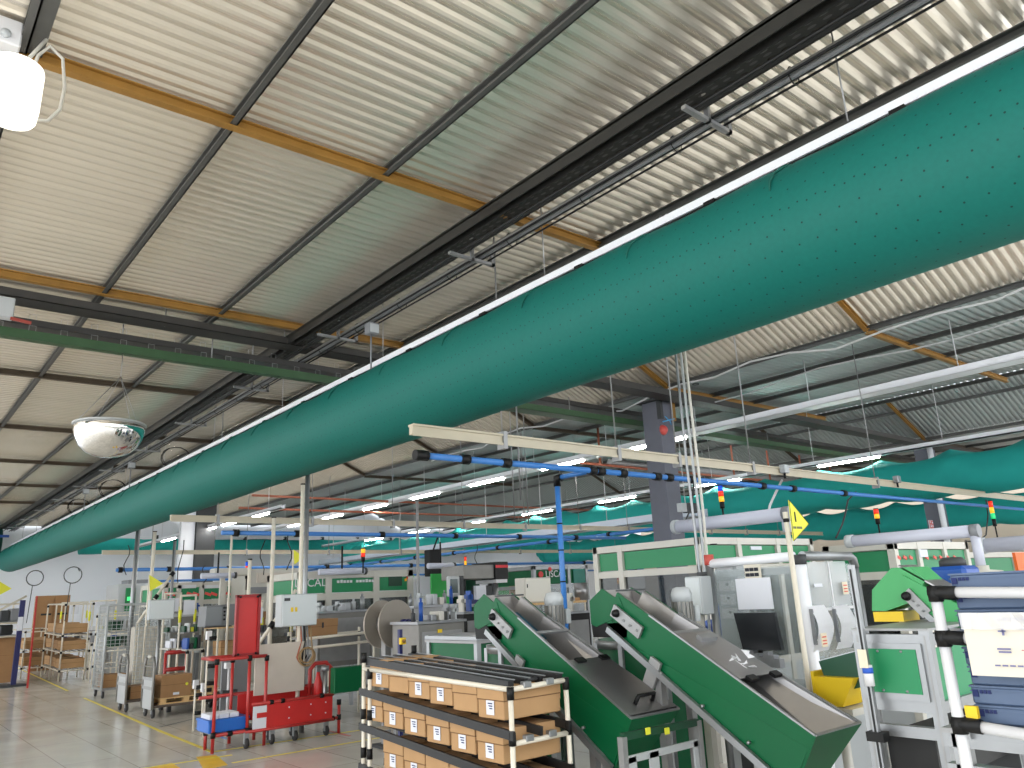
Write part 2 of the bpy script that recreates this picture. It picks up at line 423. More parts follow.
# header duct and curtain at the far end
hd = thing('header_duct', 'dark teal cross duct with dust cover where the big duct ends', 'air duct', (2, 39.0, EYE+3.2))
b = B(); b.lathe((-6, 38.9, EYE+3.0), [(.62, 0), (.64, 4), (.62, 8), (.62, 10.4)], 'X', 28); obj('tube', b, TEALD, hd)
obj('rail', B().bb(-6, 4.6, 38.2, 38.27, EYE+3.2, EYE+3.3), BLUED, hd)
b = B(); b.bb(-6, 5.0, 38.3, 39.6, EYE+3.66, EYE+3.72); obj('cover', b, TEALD, hd)
# thin far duct across the hall
fd = thing('cross_duct', 'slim teal fabric duct along the far white wall', 'air duct', (20, 37, EYE+2.6))
b = B(); pts = [(7 + .5*k, 37, EYE+2.75+.02*math.sin(k*.9)) for k in range(66)]; b.tube(pts, [.34+.015*math.sin(k*2.1) for k in range(66)], 16)
obj('tube', b, TEAL, fd)
obj('rail', B().bb(7, 40, 36.95, 37.05, EYE+3.14, EYE+3.2), RAILM, fd)
for k in range(16): obj('clip', B().bb(8+2*k, 8.1+2*k, 36.9, 37.1, EYE+3.06, EYE+3.24), CHAR, fd)
# deflated ducts with hanging folds
def slack_duct(x, zr, r, ya, yb, label, drop=.0):
    t = thing('slack_fabric_duct', label, 'air duct', (x, (ya+yb)/2, zr-2*r))
    b = B(); rings = []; NY = int((yb-ya)/.07); NS = 36; SP = 1.5
    for i in range(NY+1):
        y = ya + (yb-ya)*i/NY; ring = []; ph = ((y-ya) % SP)/SP; sw = math.sin(PI*ph)
        endf = min(1, (yb-y)/.5 + .35)
        for k in range(NS):
            a = 2*PI*k/NS; s_, c_ = math.sin(a), math.cos(a)
            fold = .06*math.sin(a*5 + 3*sw) * (.4 + .6*max(0, s_)) * (1-sw*.5)
            rr = r*(1 + fold - .12*max(0, s_)*sw) * endf
            ring.append(b.bm.verts.new((x + c_*rr*.86, y, zr - r*1.03 + s_*rr - .14*sw*r - drop*(1-endf))))
        rings.append(ring)
    for i in range(NY):
        for k in range(NS): b.bm.faces.new((rings[i][k], rings[i][(k+1) % NS], rings[i+1][(k+1) % NS], rings[i+1][k])).smooth = True
    b.bm.faces.new(rings[0][::-1]); b.bm.faces.new(rings[-1])
    obj('tube', b, TEAL, t)
    # bunched cloth at the far end
    b = B(); prof = []
    for k in range(12): prof.append((r*(1.12-.04*(k % 3))*(1 - (k/11)**3*.9), -r*2.0*k/11))
    rings = []
    for j, (rr, h) in enumerate(prof):
        rings.append([b.bm.verts.new((x + math.cos(2*PI*k/40)*rr*(1+.09*math.sin(k*1.9+j)), yb + math.sin(2*PI*k/40)*rr*(1+.09*math.sin(k*1.9+j)), zr+h)) for k in range(40)])
    for j in range(11):
        for k in range(40): b.bm.faces.new((rings[j][k], rings[j][(k+1) % 40], rings[j+1][(k+1) % 40], rings[j+1][k])).smooth = True
    b.bm.faces.new(rings[0]); b.bm.faces.new(rings[-1][::-1])
    obj('gathered_end', b, TEAL, t)
    return t
D2X, D2Z = 17.6, EYE + 2.62
yend2 = PX(352, 545, D2X).y; D3X, D3Z = 27.0, EYE + 2.5; yend3 = PX(545, 540, D3X).y
slack_duct(D2X, D2Z-.08, .46, 2, yend2, 'half deflated teal fabric duct with scalloped folds under the second light rail')
slack_duct(D3X, D3Z-.08, .50, 3, yend3, 'half deflated teal fabric duct farthest right, lowest in view behind the machines')
# ================================================================ LIGHT RAILS
def light_rail(x, z, ya, yb, label, tubes, wires, top, w=.12, lit=True, name='light_rail'):
    t = thing(name, label, 'light rail', (x, (ya+yb)/2, z))
    b = B(); b.bb(x-w/2, x+w/2, ya, yb, z, z+.03); b.bb(x-w/2, x-w/2+.015, ya, yb, z, z+.11); b.bb(x+w/2-.015, x+w/2, ya, yb, z, z+.11)
    obj('housing', b, RAILM, t)
    for (a, c) in tubes:
        obj('lamp', B().bb(x-.035, x+.035, a, c, z-.045, z-.003, bev=.01), GLOW, t)
    for y in wires:
        obj('suspension_wire', B().tube([(x, y, z+.1), (x, y, top)], .009, 5), WHITE, t)
    return t
seg = lambda a, b_, L, g: [(a+k*(L+g), a+k*(L+g)+L) for k in range(int((b_-a)/(L+g)))]
light_rail(13.2, EYE+3.06, -1, 36, 'long white lighting rail below the flat roof bay, nearest right of the big duct', seg(10, 32, 1.5, 1.6), [4.5+2.6*k for k in range(11)], EYE+4.0, w=.34)
light_rail(D2X, EYE+2.66, 0, 36, 'white lighting rail resting just above the scalloped teal duct', seg(8, 34, 1.5, 2.2), [3.6+3*k for k in range(10)], EYE+4.05)
light_rail(D3X, EYE+2.52, 0, 34, 'thin white rail above the lowest teal duct on the right', [], [4+3.5*k for k in range(8)], EYE+4.05)
# far cross rails (white with lamps) seen small at the back
light_rail(8.6, EYE+2.5, 20, 34, 'short white lighting rail far back near the far wall', seg(21, 33, 1.5, .6), [21, 26, 31], EYE+4.4)
# cream busbar rails across the hall
def cross_rail(y, z, xa, xb, label, rods, h=.08):
    t = thing('busbar_rail', label, 'rail', ((xa+xb)/2, y, z))
    b = B(); b.bb(xa, xb, y-.03, y+.03, z, z+h); b.bb(xa, xb, y-.05, y+.05, z+h, z+h+.02); b.bb(xa, xb, y-.045, y-.03, z-.015, z+.01)
    obj('housing', b, CREAMR, t)
    for x in rods:
        obj('bracket', B().bb(x-.025, x+.025, y-.055, y+.055, z-.05, z+h+.05), ALUD, t)
        obj('suspension_rod', B().tube([(x, y, z+h), (x, y, EYE+3.95 if x < 6 or x > 12 else EYE+3.9)], .009, 5), ALUD, t)
    return t
cross_rail(6.0, EYE+1.475, PY(411, 432, 6.0).x, 24, 'cream busbar rail crossing the hall in front of the grey column', [4.9, 6.6, 7.7, 9.3, 12.9])
cross_rail(14.0, EYE+1.475, 4.0, 25.5, 'middle cream busbar rail crossing the hall beyond the first', [4.8+1.8*k for k in range(11)])
cross_rail(22.5, EYE+1.475, 4.8, 25.5, 'farthest cream busbar rail crossing in front of the far wall', [6+2.6*k for k in range(8)])
# junction boxes on the rail
for i, (px, lab) in enumerate([(779, 'small white junction box clamped on the near cream busbar rail'), (892, 'grey socket box on the near cream busbar rail, right end')]):
    v = PY(px, 470+ (px-779)*.09, 6.0)
    t = thing('junction_box', lab, 'junction box', (v.x, 5.92, v.z-.05))
    obj('body', B().bb(v.x-.06, v.x+.06, 5.87, 5.96, v.z-.06, v.z+.06, bev=.008), GREYB if i == 0 else ALU, t)
    obj('cable_gland', B().tube([(v.x, 5.92, v.z-.06), (v.x, 5.92, v.z-.13)], .018, 8), BLACK, t)
# ================================================================ BLUE PIPES
def clampring(p, d, r, n=8):
    p = Vector(p); d = Vector(d).normalized()
    return B().tube([p - d*.05, p + d*.05], r*1.6, n)
YP = 6.0; ZP = EYE + 1.288
bp = thing('compressed_air_pipe', 'blue compressed air pipe with black fittings under the near cream rail, dropping vertically', 'pipe', (8, YP, ZP))
p0 = PY(422, 455, YP); xs = p0.x
obj('main_pipe', B().tube([(xs, YP, ZP), (24, YP, ZP)], .032, 10), BLUE, bp)
obj('end_cap', B().tube([(xs-.08, YP, ZP), (xs+.06, YP, ZP)], .05, 10), BLACK, bp)
for px in (465, 506, 592, 600, 622, 656, 668, 690, 760, 790, 840):
    x = PY(px, 470, YP).x
    obj('fitting', clampring((x, YP, ZP), (1, 0, 0), .032), BLACK, bp)
xb = PY(592, 470, YP).x; pe = PX(557, 482, xb); yb_ = pe.y
obj('branch_pipe', B().tube([(xb, YP, ZP), (xb, yb_, ZP-.0)], .028, 10), BLUE, bp)
obj('drop_pipe', B().tube([(xb, yb_, ZP), (xb, yb_, .9)], .032, 10), BLUE, bp)
obj('elbow', B().tube([(xb, yb_-.08, ZP), (xb, yb_, ZP), (xb, yb_, ZP-.1)], .045, 10), BLACK, bp)
for z in (1.2, 1.5, 1.85, 2.2, 2.5): obj('pipe_clip', B().tube([(xb, yb_, z), (xb, yb_, z+.015)], .036, 10), BLACK, bp)
def air_pipe(x0, x1, y, z, label, fit, r=.03):
    t = thing('compressed_air_pipe', label, 'pipe', ((x0+x1)/2, y, z))
    obj('main_pipe', B().tube([(x0, y, z), (x1, y, z)], r, 8), BLUE, t)
    for x in fit: obj('fitting', clampring((x, y, z), (1, 0, 0), r, 8), BLACK, t)
air_pipe(4.8, 15.2, 13.75, EYE+1.262, 'blue air pipe crossing the hall under the middle cream rail', [5.05, 6.2, 8, 9.8, 11.6, 13.4], .04)
air_pipe(5.1, 25.5, 22.2, EYE+1.055, 'blue air pipe under the farthest cream rail, upper one', [5.2, 6.4, 8, 11, 14, 18, 22], .045)
air_pipe(5.9, 25.5, 22.2, EYE+.752, 'thinner blue air pipe below the one under the farthest rail', [6, 9, 12, 16, 20, 25], .03)
t = thing('compressed_air_pipe', 'blue air pipe running lengthwise below the galvanised cable tray', 'pipe', (15.4, 14, EYE+1.42))
obj('main_pipe', B().tube([(15.4, 11.6, EYE+1.42), (15.4, 34, EYE+1.42)], .045, 8), BLUE, t)
for k in range(9): obj('fitting', clampring((15.4, 12.1+2.4*k, EYE+1.42), (0, 1, 0), .045), BLACK, t)
# galvanised tray above that pipe
t = thing('cable_tray', 'pale galvanised cable tray running lengthwise below the scalloped duct', 'cable tray', (16, 18, EYE+1.7))
b = B(); b.bb(15.95, 15.97, 12, 33, EYE+1.66, EYE+1.86); b.bb(16.4, 16.42, 12, 33, EYE+1.66, EYE+1.86); b.bb(15.95, 16.42, 12, 33, EYE+1.66, EYE+1.68)
obj('channel', b, mat('galvanised', (190, 200, 214), .4, .2), t)
for k in range(8): obj('suspension_rod', B().tube([(16.2, 12.5+2.8*k, EYE+1.7), (16.2, 12.5+2.8*k, EYE+4.0)], .012, 5), WHITE, t)
# ================================================================ LEFT ROOF SERVICES
# perforated black tray and conduit bundle along the hall
t = thing('cable_tray', 'black perforated cable tray with conduit bundle running along the roof left of the big duct', 'cable tray', (4.3, 18, EYE+3.4))
b = B(); b.bb(4.19, 4.30, -2, 38, EYE+3.60, EYE+3.64); b.bb(4.19, 4.20, -2, 38, EYE+3.50, EYE+3.62); b.bb(4.29, 4.30, -2, 38, EYE+3.50, EYE+3.62)
obj('side_channel', b, mat('black_tray', (46, 46, 44), .5, .3), t)
def perf_mat():
    mt = bpy.data.materials.new('perforated_black_steel'); mt.use_nodes = True; nt = mt.node_tree; bs = nt.nodes['Principled BSDF']
    bs.inputs['Base Color'].default_value = (*lin((44, 44, 42)), 1); bs.inputs['Roughness'].default_value = .5
    tc = nt.nodes.new('ShaderNodeTexCoord'); vm = nt.nodes.new('ShaderNodeVectorMath'); vm.operation = 'MULTIPLY'; vm.inputs[1].default_value = (20, 9, 0)
    nt.links.new(tc.outputs['Object'], vm.inputs[0]); fr = nt.nodes.new('ShaderNodeVectorMath'); fr.operation = 'FRACTION'; nt.links.new(vm.outputs[0], fr.inputs[0])
    sb = nt.nodes.new('ShaderNodeVectorMath'); sb.operation = 'SUBTRACT'; sb.inputs[1].default_value = (.5, .5, 0); nt.links.new(fr.outputs[0], sb.inputs[0])
    ln = nt.nodes.new('ShaderNodeVectorMath'); ln.operation = 'LENGTH'; nt.links.new(sb.outputs[0], ln.inputs[0])
    gt = nt.nodes.new('ShaderNodeMath'); gt.operation = 'GREATER_THAN'; gt.inputs[1].default_value = .3; nt.links.new(ln.outputs['Value'], gt.inputs[0])
    nt.links.new(gt.outputs[0], bs.inputs['Alpha'])
    return mt
obj('perforated_base', B().bb(4.30, 4.47, -2, 38, EYE+3.52, EYE+3.523), perf_mat(), t)
obj('side_rail', B().bb(4.46, 4.48, -2, 38, EYE+3.48, EYE+3.56), mat('black_tray', (46, 46, 44)), t)
for i, (x, z, r, mm) in enumerate([(4.58, 3.46, .022, STEELD), (4.63, 3.45, .026, GREYM), (4.685, 3.46, .02, CHAR), (4.55, 3.42, .012, BLACK), (4.72, 3.43, .010, BLACK), (4.35, 3.44, .014, DARK)]):
    pts = [(x + .006*math.sin(k*1.3+i), -2 + 2*k, EYE+z+.006*math.cos(k*1.1+i)) for k in range(21)]
    obj('conduit', B().tube(pts, r, 7), mm, t)
for k in range(30):
    y = 1.2 + 1.05*k
    obj('cable_tie', B().tor((4.64, y, EYE+3.45), .07, .005, 'Y', n=12, m=4), BLACK, t)
for k in range(12):
    y = 2.9 + 3.0*k
    b = B(); b.bb(4.22, 4.8, y-.02, y+.02, EYE+3.38, EYE+3.41); b.bb(4.5, 4.53, y-.02, y+.02, EYE+3.38, EYE+3.8); b.bb(4.76, 4.8, y-.02, y+.02, EYE+3.38, EYE+3.5)
    obj('hanger', b, ALUD, t)
# small boxes and cable coils on this tray
def coil(c, R, label, group=None, m=BLACK):
    b = B(); c = Vector(c)
    pts = [c + Vector((math.cos(k*.42)*R*(1+.08*math.sin(k)), .02*math.sin(k*.7), math.sin(k*.42)*R*.8)) for k in range(42)]
    b.tube(pts, .008, 5)
    solo('cable_coil', b, m, label, 'cable', group)
def tray_box(y, label, s=.13):
    t = thing('junction_box', label, 'junction box', (4.75, y, EYE+3.2))
    obj('body', B().bb(4.5, 4.5+s*1.1, y-s/2, y+s/2, EYE+3.22, EYE+3.22+s*1.1, bev=.01), GREYM, t)
    obj('cover', B().bb(4.51, 4.5+s, y-s/2-.012, y-s/2, EYE+3.23, EYE+3.21+s, bev=.004), GREYB, t)
    obj('drop_conduit', B().tube([(4.56, y, EYE+3.22), (4.56, y, EYE+2.75)], .012, 6), GREYM, t)
tray_box(8.1, 'grey junction box below the roof tray, closest to the camera')
tray_box(19.3, 'grey junction box on the roof tray right of the mirror dome')
tray_box(24.0, 'grey junction box on the roof tray farthest down the hall')
coil((4.95, 17.2, EYE+3.15), .3, 'black cable coil hanging under the roof tray above the duct, nearer one')
coil((4.9, 22.4, EYE+3.15), .32, 'black cable coil hanging under the roof tray, middle one')
coil((4.9, 26.5, EYE+3.15), .3, 'black cable coil hanging under the roof tray, farthest one')
# cross services: two dark trays and a green one
def cross_tray(y, z, xa, xb, m, label, w=.2, h=.07, hooks=True, cables=2, bars=()):
    t = thing('cable_tray', label, 'cable tray', ((xa+xb)/2, y, z))
    b = B(); b.bb(xa, xb, y-w/2, y+w/2, z, z+.008); b.bb(xa, xb, y-w/2, y-w/2+.008, z, z+h); b.bb(xa, xb, y+w/2-.008, y+w/2, z, z+h)
    obj('channel', b, m, t)
    for i in range(cables):
        pts = [(xa + (xb-xa)*k/24, y - w*.25 + i*w*.25, z+h*.7+.012*math.sin(k*1.7+i)) for k in range(25)]
        obj('cable', B().tube(pts, .018, 6), BLACK, t)
    if hooks:
        x = xa + .2
        while x < min(xb, 6.2):
            b = B(); b.tube([(x, y-w/2, z+h), (x, y-w/2, z+h+.06), (x+.07, y-w/2, z+h+.06), (x+.07, y-w/2, z+h)], .004, 4); obj('wire_hook', b, ALUD, t); x += .33
    for x in bars:
        obj('hanger', B().tube([(x, y, z), (x, y, EYE+3.75)], .01, 5), ALUD, t)
    return t
DKT = mat('dark_service_tray', (64, 62, 60), .5, .2, noise=.1)
cross_tray(9.92, EYE+3.50, -3, 5.9, DKT, 'dark service tray crossing the roof at left, uppermost of three', .3, .1, False, 4, (.6, 2.6, 4.2))
cross_tray(10.3, EYE+3.33, -3, 6.5, DKT, 'dark service tray crossing the roof at left, middle of three', .2, .08, True, 2, (.3, 2.2, 3.9))
cross_tray(10.2, EYE+3.14, -3, 7.2, GREENT, 'green cable tray crossing the roof at left with wire hooks on top', .12, .11, True, 1, (3.3,))
# counterparts right of the big duct
cross_tray(9.4, EYE+3.62, 7.3, 30, DKT, 'dark blue-black tray crossing behind the grey column under the roof', .35, .12, False, 4, (8.5, 14, 17, 20))
cross_tray(10.9, EYE+3.60, 7.3, 30, DKT, 'dark tray crossing behind the column, second of the pair', .3, .1, False, 3, (9.5, 15, 19))
cross_tray(10.7, EYE+3.32, 7.6, 30, GREENT, 'green cable tray crossing right of the big duct behind the column', .3, .12, False, 3, (8.9, 10.5, 14.5, 17.5))
coil((8.1, 9.3, EYE+3.7), .35, 'tangled cable coil on the dark tray just under the big duct')
# copper pipes and galvanised duct high at right
def runpipe(p, q, r, m, name, label, cat='pipe'):
    return solo(name, B().tube([p, q], r, 8), m, label, cat)
runpipe((12.6, 13.2, EYE+3.35), (32, 13.2, EYE+3.35), .05, COPPER, 'copper_pipe', 'reddish copper pipe crossing under the right roof, upper one')
runpipe((13.5, 13.6, EYE+3.1), (32, 13.6, EYE+3.1), .035, COPPER, 'copper_pipe', 'reddish copper pipe crossing under the right roof, lower one')
runpipe((8.5, 22, EYE+3.1), (26, 22, EYE+3.1), .035, COPPER, 'copper_pipe', 'thin reddish pipe far under the right roof')
runpipe((8.5, 23, EYE+2.85), (26, 23, EYE+2.85), .035, COPPER, 'copper_pipe', 'thin reddish pipe farthest and lowest under the right roof')
t = thing('spiral_duct', 'small galvanised round duct beside the reddish pipes under the right roof', 'duct', (22, 13.9, EYE+3.2))
obj('tube', B().tube([(15, 13.9, EYE+3.25), (32, 13.9, EYE+3.25)], .1, 12), ALUD, t)
for k in range(14): obj('joint_ring', B().tor((15.6+1.2*k, 13.9, EYE+3.25), .102, .008, 'X', n=16, m=4), ALU, t)
for k in range(7):
    x = 14 + 1.9*k
    runpipe((x, 13.3, EYE+3.05), (x, 13.3, EYE+4.0), .03, COPPER, 'pipe_hanger', 'short reddish vertical hanger pipe joining the copper pipes to the roof', 'pipe')['group'] = 'reddish hanger pipes under the right roof'
# white flex conduit along valley
b = B(); pts = [(11.9 + .05*math.sin(k*.7), 1 + .8*k, EYE+3.78 + .07*math.sin(k*.9) - (.1 if k % 3 == 0 else 0)) for k in range(22)]
b.tube(pts, .018, 6); solo('white_cable', b, WHITE, 'loose white cable slung along the roof valley right of the big duct', 'cable')
b = B(); pts = [(13.2 + .1*math.sin(k*.9), 2 + .8*k, EYE+3.7 + .05*math.sin(k*1.3)) for k in range(12)]
b.tube(pts, .014, 6); solo('white_cable', b, WHITE, 'second thin white cable sagging right of the roof valley', 'cable')
# hanging rods between bays: sparse
# ================================================================ COLUMNS
cp = PX(655, 395, 12.4); cy_ = cp.y
t = thing('steel_column', 'square grey steel column standing behind the near cream rail', 'column', (12.4, cy_, 0))
obj('shaft', B().bb(12.17, 12.6, cy_-.25, cy_+.2, .01, EYE+3.7, bev=.01), GREYC, t)
b = B(); b.bb(12.1, 12.68, cy_-.32, cy_+.28, EYE+3.7, EYE+3.74); b.bb(12.3, 12.5, cy_-.1, cy_+.06, EYE+3.74, EYE+3.98); obj('head_plate', b, CHAR, t)
for dx in (-.2, .2): obj('bracket', B().bb(12.4+dx-.04, 12.4+dx+.04, cy_-.3, cy_-.2, EYE+3.3, EYE+3.68), ORANGE if dx > 0 else CHAR, t)
v = PY(663, 430, cy_-.26)
solo('alarm_bell', B().lathe((v.x, cy_-.26, v.z), [(.001, -.09), (.06, -.08), (.1, -.03), (.11, 0)], 'Y', 18), mat('bell_red', (214, 84, 78), .4), 'small round red alarm bell on the grey column', 'bell')
v = PY(667, 422, cy_-.26)
b = B(); b.tube([(v.x-.18, cy_-.3, v.z-.02), (v.x, cy_-.34, v.z+.03), (v.x+.2, cy_-.3, v.z+.08)], .015, 6); b.tube([(v.x-.1, cy_-.3, v.z+.1), (v.x, cy_-.34, v.z), (v.x+.08, cy_-.3, v.z-.06)], .012, 6)
solo('cable_knot', b, mat('cyan_strap', (90, 170, 220), .5), 'light blue strap tied round the grey column', 'strap')
t = thing('steel_column', 'dark steel column far back before the far wall, left of centre', 'column', (PY(200, 600, 26).x, 26, 0))
x = wloc(t).x; obj('shaft', B().bb(x-.3, x+.3, 25.8, 26.2, 0, EYE+3.9), CHAR, t); obj('white_face', B().bb(x-.75, x-.32, 25.9, 26.1, 1.9, EYE+3.9), WALLM, t)
v = PX(750, 500, 24.4)
t = thing('steel_column', 'dark grey column far right behind the teal ducts', 'column', (24.4, PX(938, 520, 24.4).y, 0))
y = wloc(t).y; obj('shaft', B().bb(24.1, 24.6, y-.2, y+.2, 0, EYE+3.7), GREYC, t); obj('white_pipe', B().tube([(24.0, y-.3, 1), (24.0, y-.3, EYE+3.7)], .08, 10), RAILM, t)
# ================================================================ NEAR CABLE DROP in front of the column
def conduit_drop():
    t = thing('conduit_bundle', 'bundle of thin white conduits dropping from the roof beside the near console', 'conduit', (5.6, 4.2, .9))
    for i, (pa, pb) in enumerate([((688, 340), (706, 640)), ((693, 340), (712, 640)), ((697, 345), (716, 635))]):
        a = PX(*pa, 5.9+.02*i); c = PX(*pb, 5.9+.02*i)
        a = Vector((c.x, c.y, EYE+3.7))
        pts = [a.lerp(c, k/8) + Vector((.008*math.sin(k*2+i), .01*math.cos(k*1.5+i), 0)) for k in range(9)]
        obj('conduit', B().tube(pts, .013, 6), [ALU, GREYB, CREAM][i], t)
    for k in range(5):
        z = 1.6+.5*k; obj('cable_tie', B().tor((5.92, wloc(t).y+.1, z), .03, .004, 'Z', n=10, m=4), BLACK, t)
conduit_drop()
# white suspended rods with hooks (vertical lines beyond the duct)
for i, (px, pt, pb_, y) in enumerate([(509, 395, 520, 12), (516, 400, 500, 9), (523, 410, 525, 12.5), (318, 0, 0, 0)][:3]):
    a = PY(px, pt, y); c = PY(px+1, pb_, y)
    solo('drop_rod', B().tube([(a.x, y, min(a.z, EYE+3.9)), (a.x, y, c.z)], .014, 5), ALUD, ['thin grey drop rod hanging left of the blue drop pipe, left one', 'thin grey drop rod hanging left of the blue drop pipe, middle one', 'thin grey drop rod hanging left of the blue drop pipe, right one'][i], 'rod')
# ================================================================ MIRROR DOME
mc = PY(110, 425, 10.2); rad = .4
t = thing('mirror_dome', 'convex half dome mirror hanging on four wires below the green tray', 'mirror', (mc.x, 10.2, mc.z-.35))
mirror = mat('mirror', (240, 240, 240), .03, 1.)
b = B(); b.lathe((mc.x, 10.2, mc.z), [(rad, 0), (rad*.985, -.08), (rad*.93, -.17), (rad*.8, -.27), (rad*.6, -.345), (rad*.35, -.385), (.001, -.4)], 'Z', 40)
obj('dome', b, mirror, t); obj('rim', B().tor((mc.x, 10.2, mc.z), rad, .012, 'Z', n=40), GREYB, t)
top = Vector((mc.x+.07, 10.2, mc.z+.62)); obj('hanger', B().tube([top, (top.x, 10.2, EYE+3.16)], .006, 5), ALUD, t)
for a in (20, 110, 200, 290): obj('wire', B().tube([top, (mc.x+rad*math.cos(math.radians(a)), 10.2+rad*math.sin(math.radians(a)), mc.z)], .0045, 4), ALUD, t)
# ================================================================ PENDANT LAMP and camera box, top left
v = PY(14, 92, 5.2)
t = thing('pendant_lamp', 'white drum shaped pendant lamp with looped cable at upper left corner', 'lamp', (v.x, 5.2, v.z-.2))
b = B(); b.lathe((v.x, 5.2, v.z-.2), [(.13, 0), (.14, .015), (.15, .1), (.155, .36), (.15, .385), (.1, .4), (.03, .41)], 'Z', 32); obj('shade', b, mat('lamp_white', (250, 247, 240), .3, emit=.8), t)
pts = [(v.x+.08, 5.2, v.z+.19), (v.x+.1, 5.2, v.z+.32), (v.x+.16, 5.2, v.z+.42), (v.x+.24, 5.2, v.z+.36), (v.x+.27, 5.2, v.z+.15), (v.x+.26, 5.2, v.z-.02), (v.x+.2, 5.2, v.z-.13), (v.x+.14, 5.2, v.z-.15)]
obj('cable', B().tube(pts, .011, 7), CREAM, t)
obj('stem', B().tube([(v.x+.02, 5.2, v.z+.2), (v.x+.14, 5.2, EYE+3.7)], .012, 8), CREAM, t)
v = PY(8, 38, 5.3)
t = thing('junction_box', 'white square junction box beside the pendant lamp at upper left', 'junction box', (v.x, 5.3, v.z-.1))
obj('body', B().bb(v.x-.13, v.x+.07, 5.22, 5.36, v.z-.09, v.z+.1, bev=.01), WHITE, t); obj('knob', B().lathe((v.x-.02, 5.22, v.z-.03), [(.03, 0), (.03, -.02), (.001, -.022)], 'Y', 12), GREYB, t)
solo('roof_post', B().beam((v.x+.15, 5.42, EYE+3.72), (v.x+.15, 2.0, EYE+3.72), .12, .06), PURL, 'grey steel stub joist behind the white junction box at upper left', 'beam')
v = PY(4, 310, 9.8)
t = thing('service_box', 'small white valve box with red lever on the left service trays', 'valve', (v.x, 9.7, v.z-.1))
obj('body', B().bb(v.x-.1, v.x+.08, 9.62, 9.74, v.z-.14, v.z+.1, bev=.01), GREYB, t); obj('lever', B().beam((v.x+.05, 9.6, v.z-.15), (v.x+.25, 9.6, v.z-.17), .03, .03), mat('lever_red', (150, 60, 50)), t)
# ================================================================ FOREGROUND HELPERS
def rect(pl, pt, pr, pb, y):            # front face at depth y from two picture corners -> x0, x1, z0, z1
    a = PY(pl, pt, y); c = PY(pr, pb, y); return a.x, c.x, c.z, a.z
ORD = ['first', 'second', 'third', 'fourth', 'fifth', 'sixth', 'seventh', 'eighth', 'ninth', 'tenth']
def joint(p, parent, r=.022, L=.07, d=(0, 0, 1)):
    p = Vector(p); d = Vector(d); obj('joint', B().tube([p-d*L/2, p+d*L/2], r, 8), BLACK, parent)
def cbox(x0, x1, y0, y1, z0, z1, label, group=None, m=CARD, tape='Y', sticker=None, tilt=0, name='cardboard_box'):
    t = thing(name, label, 'box', ((x0+x1)/2, (y0+y1)/2, z0), group)
    obj('body', B().bb(x0, x1, y0, y1, z0, z1, bev=.004), m, t)
    h = (z1-z0)*.42
    b = B(); b.bb(x0-.003, x1+.003, y0-.003, y1+.003, z1-h, z1+.002); obj('lid', b, m, t)
    b = B(); xm = (x0+x1)/2; b.bb(xm-.02, xm+.02, y0-.004, y1+.004, z1+.002, z1+.0035); b.bb(x0-.0045, x1+.0045, y0-.0045, y1+.0045, z1-h-.006, z1-h); obj('tape', b, mat('seam_brown', (120, 88, 58), .9), t)
    if sticker == 'x':
        obj('label_sheet', B().bb(x0-.006, x0-.004, y0+(y1-y0)*.35, y0+(y1-y0)*.65, z0+(z1-z0)*.12, z0+(z1-z0)*.55), PAPER, t)
        b = B(); zc = z0+(z1-z0)*.36; yc = (y0+y1)/2
        for k in range(3): b.bb(x0-.008, x0-.006, yc-(y1-y0)*.09, yc+(y1-y0)*(.02+.03*k), zc-.012+.014*k, zc-.006+.014*k)
        obj('print', b, NAVYINK, t)
    if tilt: t.rotation_euler = (0, 0, tilt)
    return t
# ================================================================ NEAR FLOW RACK (white pipes, black roller tracks, cardboard boxes)
RX0, RX1, RYA, RYB = 3.0, 3.44, 3.70, 5.42
t = thing('flow_rack', 'white pipe flow rack with black roller tracks holding rows of cardboard boxes, foreground', 'rack', ((RX0+RX1)/2, (RYA+RYB)/2, 0))
tr = .0155
for (x, y, zt) in ((RX0, RYA, 1.215), (RX1, RYA, 1.225), (RX0, RYB, 1.36), (RX1, RYB, 1.38), (RX0+.0, RYB-.09, 1.25)):
    obj('post', B().tube([(x, y, .04), (x, y, zt)], tr, 10), TUBEW, t)
    obj('foot', B().tube([(x, y, 0), (x, y, .05)], .022, 8), BLACK, t)
    for z in (.42, .69, .95, zt-.02): joint((x, y, z), t)
obj('rail', B().tube([(RX0, RYA, 1.215), (RX0, RYB, 1.262)], tr, 10), TUBEW, t)
for z0 in (1.215,): obj('rail', B().tube([(RX0, RYA, z0), (RX1, RYA, z0+.01)], tr, 10), TUBEW, t)
obj('rail', B().tube([(RX0, RYB, 1.30), (RX1, RYB, 1.30)], tr, 10), TUBEW, t)
for z0 in (.97, .73, .46):
    obj('rail', B().tube([(RX0, RYA+.0, z0-.045), (RX1, RYA+.0, z0-.045)], tr, 10), TUBEW, t)
    obj('rail', B().tube([(RX0, RYB, z0+.1), (RX1, RYB, z0+.1)], tr, 10), TUBEW, t)
    for x in (RX0-.01, RX0+.2, RX1-.01):
        rb = B(); rb.beam((x, RYA-.03, z0), (x, RYB+.04, z0+.135), .02, .05); obj('roller_track', rb, mat('black_track', (20, 20, 22), .5), t)
for i, x in enumerate((RX0+.03, RX0+.15, RX0+.27, RX1-.02)):      # empty return lane on top
    rb = B(); rb.beam((x, RYA+.03, 1.235), (x, RYB+.02, 1.315), .045 if i in (0, 3) else .02, .05); obj('roller_track', rb, mat('black_track', (20, 20, 22), .5), t)
    rw = B(); rw.beam((x+.03, RYA+.03, 1.262), (x+.03, RYB+.02, 1.342), .008, .006); obj('track_edge', rw, ALU, t)
